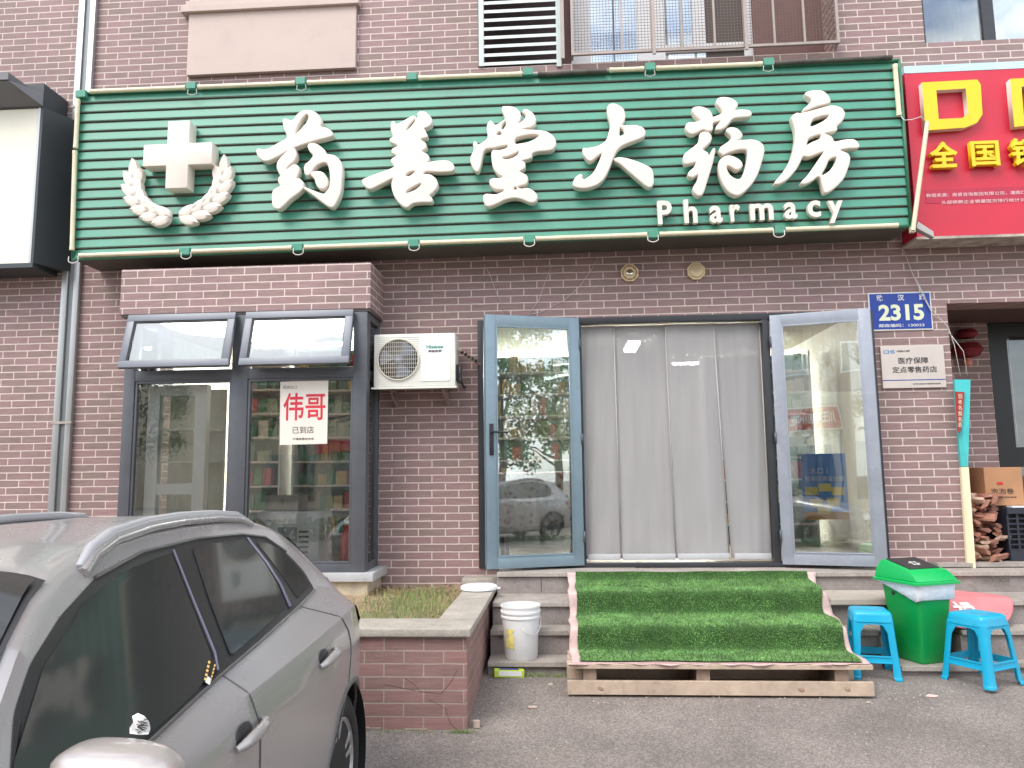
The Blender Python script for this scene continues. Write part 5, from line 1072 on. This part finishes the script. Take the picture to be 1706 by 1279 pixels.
def sect(f):
    zc = IP(f, [-.87,-.82,-.74,-.62,-.42,-.2,.1,.4,.8,1.2,1.45,1.6,1.8,2.05,2.3,2.7,3.1,3.35,3.5,3.56], [.55,.80,.98,1.20,1.43,1.495,1.52,1.53,1.53,1.50,1.46,1.42,1.33,1.20,1.08,1.05,.99,.90,.74,.55])
    zr = IP(f, [-.87,-.82,-.74,-.62,-.5,-.40,-.28,-.1,.1,.5,.9,1.2,1.4,1.6,1.8,2.05,2.25,2.7,3.1,3.35,3.5,3.56], [.53,.76,.90,1.06,1.20,1.31,1.41,1.465,1.48,1.485,1.48,1.455,1.42,1.365,1.285,1.175,1.06,1.00,.94,.85,.70,.53])
    zb = IP(f, [-.87,-.80,-.65,-.5,-.3,-.1,.23,.8,1.24,1.63,2.0,2.25,2.7,3.1,3.4,3.5,3.56], [.50,.72,.93,1.06,1.14,1.17,1.145,1.11,1.085,1.06,1.04,1.01,.96,.90,.80,.66,.50])
    zr = max(zr, zb+.012); zc = max(zc, zr+.01)
    k = IP(f, [-.87,-.82,-.72,-.62,-.5,-.3,-.1,.3,2.6,3.0,3.3,3.5,3.56], [.60,.70,.78,.835,.89,.95,.985,1,1,.97,.88,.72,.6])
    kp = IP(f, [-.87,-.65,-.55,-.42,-.3,2.2,2.4,2.7,3.56], [.72,.80,.84,.90,1,1,1,1,.85])
    pln = lambda z: (.85-1.147*(z-1.07))*kp
    lb = min(pln(zb), .955*k-.02); zt = zr-.03 if zr-zb > .1 else zb+(zr-zb)*.7; lt = min(pln(zt), lb-.004); 
    lr = min(max(.05, pln(zr)+.012), lt-.002)
    if f > 2.15: lb = .90*k; lt = .84*k; lr = .80*k
    zs = min(.93, zb-.07)
    return [(0,.24),(.78*k,.22),(.90*k,.27),(.935*k,.42),(.95*k,.60),(.955*k,.76),(.955*k,.86),(.953*k,zs),(max(lb+.01, .925*k),(zs+zb)/2+.01),(lb+.006,zb-.008),(lb,zb),(lb+(lt-lb)*.5,zb+(zt-zb)*.5),(lt,zt),(lr-.0,zr),(lr*.93-.005,zr+(zc-zr)*.40),(lr*.72,zr+(zc-zr)*.72),(lr*.4,zr+(zc-zr)*.93),(0,zc)]
S_ = np.array([sect(f) for f in F_])
for _ in range(2):
    T_ = S_.copy(); T_[1:-1] = (S_[:-2]+2*S_[1:-1]+S_[2:])/4; S_ = T_
NR = S_.shape[1]
def surf_l(f, z):
    """half width of the body side at (f, z)"""
    i = int(np.clip(np.searchsorted(F_, f), 1, len(F_)-1)); a = (f-F_[i-1])/(F_[i]-F_[i-1]); s = S_[i-1]*(1-a)+S_[i]*a; s = s[2:15]
    return float(np.interp(z, s[:, 1], s[:, 0]))
def make_car(pos, yaw, label, group=None, full=True):
    t = thing('parked_car', pos, label, 'car', group, yaw)
    bm = bmesh.new(); rings = []
    for f, s in zip(F_, S_):
        ring = [bm.verts.new((f, l, z)) for l, z in s]+[bm.verts.new((f, -l, z)) for l, z in s[-2:0:-1]]; rings.append(ring)
    n = len(rings[0])
    for i in range(len(rings)-1):
        for k in range(n): bm.faces.new([rings[i][k], rings[i][(k+1) % n], rings[i+1][(k+1) % n], rings[i+1][k]])
    bm.faces.new(rings[0]); bm.faces.new(rings[-1]); bmesh.ops.recalc_face_normals(bm, faces=bm.faces)
    me = bpy.data.meshes.new('body'); bm.to_mesh(me); bm.free(); me.materials.append(PAINT)
    b = bpy.data.objects.new('tmpb', me); COL.objects.link(b)
    cs = MB(); 
    for f in (0, 2.6): cs.lathe([(0, -1.2), (.392, -1.2), (.392, -.62), (0, -.62)], (f, 0, .345), axis='y', seg=48); cs.lathe([(0, .62), (.392, .62), (.392, 1.2), (0, 1.2)], (f, 0, .345), axis='y', seg=48)
    co = cs.build('tmpc', PAINT); md = b.modifiers.new('b', 'BOOLEAN'); md.object = co; md.operation = 'DIFFERENCE'; md.solver = 'EXACT'
    dg = bpy.context.evaluated_depsgraph_get(); dg.update(); me2 = bpy.data.meshes.new_from_object(b.evaluated_get(dg)); bpy.data.objects.remove(b); bpy.data.objects.remove(co)
    me2.materials.clear(); me2.materials.append(PAINT); me2.name = 'body'; bo = bpy.data.objects.new('body', me2); COL.objects.link(bo); lift(bo, t, False); sm(bo, 38)
    nrm = np.array([0, 1, 1.147])/1.521
    def gp(f, z, off, side=1):
        l = surf_l(f, z); kk = 1
        return Vector((f, side*(l+nrm[1]*off), z+nrm[2]*off))
    def patch(name, poly, off, m, side, parent=t, rnd=.02, th=.004):
        # dense polygon on the side glass plane, rounded corners
        pts = []; n_ = len(poly)
        for i in range(n_):
            p0, p1, p2 = np.array(poly[i-1], float), np.array(poly[i], float), np.array(poly[(i+1) % n_], float)
            d0 = np.linalg.norm(p0-p1); d2 = np.linalg.norm(p2-p1); r_ = min(rnd, d0*.4, d2*.4); a = p1+(p0-p1)/d0*r_; c = p1+(p2-p1)/d2*r_
            for j in range(4): u = j/3; pts.append((1-u)**2*a+2*u*(1-u)*p1+u*u*c)
            for j in range(1, max(2, int(d2/.08))): u = j/max(2, int(d2/.08)); q = c+(p2-p1)/d2*(d2-2*r_)*u; pts.append(q)
        s = MB(); s.prism([gp(q[0], q[1], off, side) for q in pts], (0, -side*nrm[1]*th, -nrm[2]*th)); return s.build(name, m, parent, local=True)
    fr = [(1.53,1.31),(1.46,1.335),(1.29,1.365),(1.1,1.39),(.95,1.40),(.79,1.41),(.97,1.27),(1.15,1.13),(1.22,1.092),(1.46,1.068),(1.66,1.055),(1.95,1.04),(2.14,1.045),(2.05,1.12),(1.91,1.18),(1.77,1.24)]
    re = [(.62,1.41),(.45,1.412),(.11,1.402),(.17,1.31),(.27,1.22),(.40,1.145),(.80,1.118),(1.06,1.103),(.86,1.25)]
    qu = [(.04,1.385),(-.07,1.365),(-.12,1.32),(-.10,1.245),(-.03,1.175),(.22,1.155),(.13,1.25)]
    sur = [(1.565,1.325),(1.30,1.388),(.95,1.43),(.5,1.44),(.1,1.425),(-.10,1.395),(-.16,1.32),(-.13,1.23),(-.03,1.155),(.25,1.132),(.8,1.098),(1.22,1.075),(1.66,1.045),(2.0,1.028),(2.19,1.035),(1.94,1.19),(1.79,1.255)]
    tr = [(1.555,1.322),(1.30,1.382),(.95,1.416),(.5,1.427),(.1,1.414),(-.09,1.383),(-.14,1.32),(-.115,1.235),(-.03,1.165),(.25,1.142),(.8,1.106),(1.22,1.083),(1.66,1.052),(2.0,1.033),(2.18,1.037),(1.97,1.175),(1.775,1.255)]
    for side in (1, -1):
        patch('window_surround', sur, .004, TRIM, side, rnd=.03)
        for nm, pl_ in (('side_window', fr), ('side_window', re), ('quarter_window', qu)): patch(nm, pl_, .0085, TINT, side, th=.003)
        # B pillar bright strip and window drip rail
        s = MB(); s.tube([gp(.765, 1.415, .010, side), gp(.95, 1.27, .010, side), gp(1.13, 1.125, .010, side), gp(1.20, 1.088, .010, side)], .0045, seg=6); s.build('pillar_strip', mat('strip_blue', lin(112, 112, 128), .3, metal=.5), t, local=True, smooth=50); s = MB(); s.tube([gp(.09, 1.405, .010, side), gp(.16, 1.30, .010, side), gp(.25, 1.215, .010, side), gp(.37, 1.14, .010, side)], .006, seg=6); s.build('pillar_strip', mat('strip_blue', lin(112, 112, 128), .3, metal=.5), t, local=True, smooth=50)
        s = MB(); s.tube([gp(f, z, .006, side) for f, z in sur[1:7]], .007, seg=6); s.tube([gp(f, z, .006, side) for f, z in sur[8:15]], .0055, seg=6); s.build('window_trim', mat('trim_grey', lin(96, 94, 94), .35, metal=.4), t, local=True, smooth=50)
        # roof rail
        rp = [(1.33,.455,1.425),(1.22,.42,1.47),(1.05,.385,1.505),(.79,.365,1.528),(.51,.355,1.534),(.21,.36,1.528),(.0,.375,1.512),(-.10,.395,1.480)]
        s = MB(); s.tube([Vector((f, side*l, z)) for f, l, z in rp], [.012,.020,.021,.020,.020,.020,.019,.010], seg=10); s.build('roof_rail', CHR, t, local=True, smooth=50)
        s = MB(); s.tube([Vector((f, side*(l+.012), z-.018)) for f, l, z in rp[0:]], .020, seg=8); s.build('rail_base', PAINT, t, local=True, smooth=50)
        # seams
        def line(pts, r=.0035, m=SEAM, nm='door_seam'):
            P_ = []
            for i in range(len(pts)-1):
                for j in range(6): u = j/6; P_.append((pts[i][0]*(1-u)+pts[i+1][0]*u, pts[i][1]*(1-u)+pts[i+1][1]*u))
            P_.append(pts[-1]); s = MB(); s.tube([Vector((f, side*(surf_l(f, z)+.0005), z)) for f, z in P_], r, seg=5); return s.build(nm, m, t, local=True, smooth=60)
        line([(1.18,1.075),(1.17,1.0),(1.15,.90),(1.14,.6),(1.13,.30)]); line([(.26,1.13),(.10,1.06),(.02,.98),(.02,.88),(.06,.76),(.16,.66),(.36,.5),(.45,.32)]); line([(2.12,1.03),(2.10,.9),(2.08,.6),(2.05,.30)])
        # handles
        for f, z in ((.42, .955), (1.24, .925)):
            l = surf_l(f, z)
            s = MB(); s.tube([Vector((f+.11, side*(l+.010), z-.012)), Vector((f+.085, side*(l+.024), z-.006)), Vector((f+.04, side*(l+.032), z)), Vector((f, side*(l+.034), z+.003)), Vector((f-.045, side*(l+.032), z+.006)), Vector((f-.085, side*(l+.022), z+.009)), Vector((f-.105, side*(l+.002), z+.011))], [.009,.015,.018,.018,.017,.014,.007], seg=12); ho = s.build('door_handle', PAINT, t, local=True, smooth=60)
            s = MB(); s.lathe([(0, 0), (.052, 0), (.045, .006), (0, .008)], (0, 0, 0), axis='y', seg=20, M=Matrix.Translation(Vector((f+.03, side*(l-.003), z-.002))) @ Matrix.Diagonal((1.25, side, .8, 1))); s.build('handle_recess', mat('recess_dark', lin(58, 57, 58), .4, metal=.4), ho, local=True, smooth=60)
        # arch trims
        for fw2 in (0, 2.6):
            s = MB(); s.tube([Vector((fw2+.405*math.cos(a), side*(surf_l(fw2+.405*math.cos(a), max(.3, .345+.405*math.sin(a)))-.010), .345+.405*math.sin(a))) for a in np.linspace(-.25, math.pi+.25, 36)], .020, seg=8); s.build('arch_trim', mat('arch_grey', lin(112, 108, 106), .5, metal=.3), t, local=True, smooth=60)
            s = MB(); rn = []
            for yy in (.60, .935): rn.append([s.bm.verts.new((fw2+.388*math.cos(a), side*yy*(1 if yy < .9 else surf_l(fw2, .7)/.955), .345+.388*math.sin(a))) for a in np.linspace(-.3, math.pi+.3, 30)])
            for k in range(29): s.bm.faces.new([rn[0][k], rn[0][k+1], rn[1][k+1], rn[1][k]])
            s.build('wheel_liner', BLACK, t, local=True, smooth=60)
            # wheel
            wy = side*.905; ty_ = MB(); o_ = side
            ty_.lathe([(.232, wy-o_*.22), (.30, wy-o_*.225), (.338, wy-o_*.20), (.346, wy-o_*.11), (.338, wy-o_*.02), (.30, wy+o_*.002), (.262, wy+o_*.004), (.240, wy-o_*.006), (.232, wy-o_*.02)], (fw2, 0, .345), axis='y', seg=56)
            wh = ty_.build('wheel', RUB, t, local=True, smooth=50, label=None)
            rm = MB(); rm.lathe([(.236, wy-o_*.20), (.238, wy-o_*.01), (.228, wy-o_*.006), (.215, wy-o_*.03), (.205, wy-o_*.12), (.20, wy-o_*.19)], (fw2, 0, .345), axis='y', seg=56)
            for q in range(5):
                for dd in (-.17, .17):
                    a0 = q*2*math.pi/5+.3; a1 = a0+dd; A0 = Vector((math.cos(a0+dd*.4), 0, math.sin(a0+dd*.4))); A1 = Vector((math.cos(a1), 0, math.sin(a1))); T0 = Vector((-A0.z, 0, A0.x)); T1 = Vector((-A1.z, 0, A1.x)); cc = Vector((fw2, 0, .345))
                    i0 = cc+A0*.045; i1 = cc+A1*.228
                    rm.hex([i0-T0*.018+Vector((0, wy-o_*.055, 0)), i1-T1*.014+Vector((0, wy-o_*.05, 0)), i1+T1*.014+Vector((0, wy-o_*.05, 0)), i0+T0*.018+Vector((0, wy-o_*.055, 0)), i0-T0*.014+Vector((0, wy-o_*.03, 0)), i1-T1*.010+Vector((0, wy-o_*.012, 0)), i1+T1*.010+Vector((0, wy-o_*.012, 0)), i0+T0*.014+Vector((0, wy-o_*.03, 0))])
            rm.lathe([(0, wy-o_*.025), (.03, wy-o_*.024), (.055, wy-o_*.035), (.06, wy-o_*.07)], (fw2, 0, .345), axis='y', seg=24)
            rm.build('rim', RIM, wh, local=True, smooth=35)
            s = MB(); s.lathe([(0, wy-o_*.13), (.19, wy-o_*.13), (.19, wy-o_*.14), (0, wy-o_*.14)], (fw2, 0, .345), axis='y', seg=30); s.build('brake_disc', mat('disc', lin(70, 68, 68), .5, metal=.5), wh, local=True)
        # lamps
        s = MB(); rr_ = []
        for f in np.linspace(-.80, -.52, 8):
            for z in (.86, .92, .98): pass
        V_ = []; Fq = []; fs_ = np.linspace(-.815, -.45, 9); zs_ = np.linspace(.80, 1.03, 6)
        for f in fs_:
            for z in zs_:
                zz = min(z, float(IP(f, [-.82, -.74, -.62, -.56], [.84, .92, 1.03, 1.03]))-.01*0); zz = zz if f < -.56 else .93+(z-.80)*.38; V_.append((f, side*(surf_l(f, zz)+.014), zz))
        for i in range(8):
            for j in range(5): a = i*6+j; Fq.append((a, a+1, a+7, a+6))
        pymesh('tail_lamp', V_, Fq, LAMPR, t, smooth=60, local=True)
        V_ = []; Fq = []
        for f in np.linspace(3.05, 3.50, 9):
            for z in np.linspace(.70, .84, 5): V_.append((f+.004, side*(surf_l(f, min(z, .9))+.006), z))
        for i in range(8):
            for j in range(4): a = i*5+j; Fq.append((a, a+1, a+6, a+5))
        pymesh('headlight', V_, Fq, LAMPW, t, smooth=60, local=True)
        # mirror
        s = MB(); bmesh.ops.create_uvsphere(s.bm, u_segments=28, v_segments=18, radius=1)
        for v in s.bm.verts:
            p = v.co; e = .62; f3 = lambda q: math.copysign(abs(q)**e, q); x, y, z = f3(p.x), f3(p.y), f3(p.z)
            v.co = Vector((1.93+.085*x*(1-.25*max(0, y)), side*(.945+.140*y), 1.035+.088*z*(1-.12*y)+.004))
        s.build('side_mirror', mat('mirror_cap', lin(176, 168, 162), .3, metal=.4, var=.03, coat=.6), t, local=True, smooth=70)
        s = MB(); s.tube([Vector((1.96, side*.80, 1.0)), Vector((1.94, side*.86, 1.0))], .03, seg=10); s.build('mirror_foot', TRIM, t, local=True, smooth=60)
    # windscreen and rear glass follow the shell
    def shell(nm, f0, f1, off, m, k0=13, inset=.92):
        V_ = []; Fq = []; fs_ = np.linspace(f0, f1, 14); us = np.linspace(-1, 1, 21)
        for f in fs_:
            i = int(np.searchsorted(F_, f)); s = S_[i]; top = s[k0:]; ls = top[::-1, 0]; zs_ = top[::-1, 1]; lm = ls[-1]*inset
            for u in us: l = abs(u)*lm; V_.append((f+off*.5, math.copysign(l, u), float(np.interp(l, ls, zs_))+off))
        for i in range(13):
            for j in range(20): a = i*21+j; Fq.append((a, a+1, a+22, a+21))
        return pymesh(nm, V_, Fq, m, t, smooth=60, local=True)
    shell('windscreen_surround', 1.50, 2.14, .012, TRIM, inset=.95); shell('windscreen', 1.53, 2.12, .020, TINT, inset=.92); shell('rear_window', -.70, -.42, .010, TINT, inset=.9)
    if full:
        s = MB(); s.box((.2, -.36, 1.46), (.21, .36, 1.47)); s.bm.free()
        s = MB(); s.box((3.545, -.42, .42), (3.575, .42, .66)); s.build('front_grille', BLACK, t, local=True, bevel=.01); s = MB(); s.box((3.572, -.22, .47), (3.582, .22, .57)); s.build('number_plate', MATS['plate_blue'], t, local=True)
        s = MB(); s.box((-.885, -.6, .30), (-.86, .6, .48)); s.build('bumper_insert', TRIM, t, local=True, bevel=.01)
        s = MB(); s.box((-.3, -.5, .23), (3.2, .5, .30)); s.build('underbody', BLACK, t, local=True)
    return t, gp
CP = Vector((-.74, -3.4, -.19)); CY = math.radians(-89)
car, gp = make_car(CP, CY, 'grey SUV parked nose outwards in front of the bay window and planter')
CM = Matrix.Translation(CP) @ Matrix.Rotation(CY, 4, 'Z')
# number card inside the front side window
t = thing('parking_card', CM @ gp(1.28, 1.11, .011), 'dark card with gold phone digits at the rear corner of the front car window', 'card')
cq = [W(0, 0, 0)]
def onpl(px, py, off=.0095):
    d = ray(px, py); o = CAM; fw = np.array([math.cos(CY), math.sin(CY), 0]); l = np.array([-fw[1], fw[0], 0]); c = o-np.array(CP)
    tt = (.85+off*1.52-(c@l)-1.147*(c[2]-1.07))/((d@l)+1.147*d[2]); return Vector(o+tt*d)
MB().poly([onpl(*q) for q in ((350, 1094), (363, 1106), (349, 1141), (337, 1134))]).build('card', mat('card_black', lin(34, 26, 22), .5), t, solid=.001)
g_ = MB()
for k in range(5):
    a = onpl(347.5-k*1.6, 1100+k*7, .011); b = onpl(351-k*1.6, 1102+k*7, .011); c = onpl(349.5-k*1.6, 1106+k*7, .011); d_ = onpl(346-k*1.6, 1104+k*7, .011); g_.poly([a, b, c, d_])
    a = onpl(357.5-k*1.6, 1106+k*6, .011); b = onpl(359.5-k*1.6, 1107+k*6, .011); c = onpl(358-k*1.6, 1111+k*6, .011); d_ = onpl(356-k*1.6, 1110+k*6, .011); g_.poly([a, b, c, d_])
g_.build('gold_digits', mat('gold', lin(226, 190, 110), .4), t)
MB().poly([onpl(*q, .011) for q in ((346, 1126), (353, 1131), (349, 1141), (342, 1136))]).build('white_corner', WPLAST, t)
# leaflet behind the mirror
t = thing('paper_leaflet', CM @ Vector((1.86, .9, 1.13)), 'torn white printed leaflet tucked behind the car mirror', 'leaflet')
LPx = [(216, 1222), (216, 1212), (222, 1203), (220, 1193), (229, 1188), (240, 1193), (248, 1203), (250, 1214), (247, 1223), (232, 1224)]
yl = (CM @ Vector((1.84, .93, 1.1))).y
MB().prism([tuple(W(x, y, yl+.004*math.sin(i*2))) for i, (x, y) in enumerate(LPx)], (0, .0015, 0)).build('sheet', mat('leaflet_white', lin(232, 232, 230), .6, var=.03), t)
s = MB()
for k in range(26):
    x, y = random.uniform(223, 244), random.uniform(1196, 1220); a = W(x, y, yl-.006); s.box((a[0]-.004, a[1], a[2]-.0006), (a[0]+.004, a[1]+.0012, a[2]+.0006), Matrix.Translation(Vector(a)) @ Matrix.Rotation(random.uniform(-.6, .9), 4, 'Y') @ Matrix.Translation(-Vector(a)))
s.build('print_lines', INK, t)

# ------------------------------------------------------------------ across the street (mirrored in the glass)
ob = thing('apartment_block', (0, -34, 0), 'brown and beige apartment block across the street', 'building')
OBW = mat('far_brick', lin(124, 92, 84), .9, var=.15, scale=.6); OBB = mat('far_beige', lin(186, 170, 148), .9, var=.1, scale=.6)
MB().box((-17, -42, -.19), (6, -34, 17)).build('wall', OBW, ob); MB().box((-17.1, -34.05, -.19), (6.1, -33.9, 5.6)).build('beige_band', OBB, ob)
for i in range(7):
    for j in range(5):
        x = -15.6+i*3.2; z = 6.6+j*2.6
        if z < 15.5: f = MB().box((x, -34.0, z), (x+1.5, -33.93, z+1.5)).build('window', UPF, ob); MB().box((x+.08, -33.929, z+.08), (x+1.42, -33.92, z+1.42)).build('pane', MATS['dark_glass'], f)
for i in range(5): MB().box((-15+i*4.2, -33.89, .2), (-12+i*4.2, -33.8, 2.8)).build('shopfront', MATS['dark_glass'], ob)
MB().box((-12.0, -33.88, 2.85), (-6, -33.7, 3.5)).build('red_fascia', REDS, ob)
ob2 = thing('low_building', (-22, -36, 0), 'low pale building across the street beside the apartment block', 'building')
MB().box((-44, -42, -.19), (-17.5, -36, 7)).build('wall', OBB, ob2)
LEAF = mat('leaf_green', lin(88, 112, 58), .7, var=.45, scale=1.2); BARK = mat('bark', lin(92, 78, 66), .9, var=.3, scale=6, bump=.6)
def tree(x, y, h, r, label, seed):
    rg = random.Random(seed); t = thing('street_tree', (x, y, -.19), label, 'tree', 'trees across the street')
    s = MB(); s.tube([(x, y, -.25), (x+.05, y, h*.25), (x-.08, y+.05, h*.5), (x, y, h*.8)], [.17, .13, .09, .03], seg=10); cl = []
    for k in range(9):
        a = rg.uniform(0, 6.28); z0 = h*rg.uniform(.3, .7); e = Vector((x+r*.75*math.cos(a), y+r*.75*math.sin(a), z0+h*rg.uniform(.1, .3))); s.tube([(x, y, z0), tuple((Vector((x, y, z0))+e)/2+Vector((0, 0, .2))), e], [.06, .04, .015], seg=6); cl.append(e)
    s.build('trunk', BARK, t, smooth=60)
    for k in range(34): a = rg.uniform(0, 6.28); q = rg.random()**.5; cl.append(Vector((x+r*q*math.cos(a), y+r*q*math.sin(a), h*rg.uniform(.38, 1.0)*(1-.18*q))))
    V = []; Fc = []
    for c in cl:
        rr = rg.uniform(.35, .75)
        for _ in range(150):
            d = Vector((rg.gauss(0, 1), rg.gauss(0, 1), rg.gauss(0, .8))); d = d.normalized()*rr*rg.random()**.4; p = c+d; a = Vector((rg.gauss(0, 1), rg.gauss(0, 1), rg.gauss(0, 1))).normalized(); b = a.orthogonal().normalized(); k = len(V); V += [p-a*.07, p+b*.045, p+a*.07, p-b*.045]; Fc.append((k, k+1, k+2, k+3))
    pymesh('crown', V, Fc, LEAF, t)
t = thing('roadside_banner', (.2, -14, 0), 'red banner board with white border on two posts across the street', 'banner')
MB().box((-.45, -14.02, 2.58), (.90, -14.0, 3.14)).build('border', WPLAST, t); MB().box((-.42, -13.999, 2.61), (.87, -13.995, 3.11)).build('red_board', mat('banner_red', lin(190, 30, 34), .5), t)
text('川王羊店小吃', (.22, -13.99, 2.86), .26, WPLAST, t, right=(-1, 0, 0), up=(0, 0, 1), bold=.03, width=1.1)
for x in (-.40, .84): MB().tube([(x, -14.05, -.19), (x, -14.05, 3.1)], .03).build('post', GFRAME, t)
tree(-6.5, -16, 8.5, 2.4, 'tall leafy tree across the street, leftmost of the row', 1); tree(4.2, -18, 7.2, 2.0, 'leafy tree across the street, second of the row', 2); tree(10.6, -16.5, 8.6, 2.1, 'leafy tree across the street, third of the row', 3); tree(-13, -17, 8, 2.6, 'broad tree far down the street beyond the row', 4)
tree(13.6, -17.5, 6.0, 2.0, 'shorter bushy tree at the right end of the row across the street', 5)
V = []; Fc = []; rg = random.Random(5)
for _ in range(9000):
    p = Vector((rg.uniform(-14, 18), -14.6+rg.gauss(0, .3), rg.uniform(-.2, .35))); a = Vector((rg.gauss(0, 1), rg.gauss(0, 1), rg.gauss(0, 1))).normalized(); b = a.orthogonal().normalized(); k = len(V); V += [p-a*.07, p+b*.05, p+a*.07, p-b*.05]; Fc.append((k, k+1, k+2, k+3))
o = pymesh('hedge', V, Fc, mat('hedge_green', lin(104, 116, 54), .7, var=.4, scale=2)); tag(o, 'low clipped hedge along the far side of the street', 'hedge', kind='stuff')
def copy_car(src, loc, yaw, label):
    r = src.copy(); COL.objects.link(r); r.location = loc; r.rotation_euler = (0, 0, yaw); r['label'] = label; r['group'] = 'cars parked across the street'
    for ch in list(src.children):
        c = ch.copy(); COL.objects.link(c); c.parent = r
        for g_ in ch.children: d = g_.copy(); COL.objects.link(d); d.parent = c
    return r
copy_car(car, (-1.6, -11.6, -.19), math.radians(4), 'grey car parked across the lane, left one of the pair'); copy_car(car, (8.6, -11.6, -.19), math.radians(183), 'grey car parked across the lane, right one of the pair')
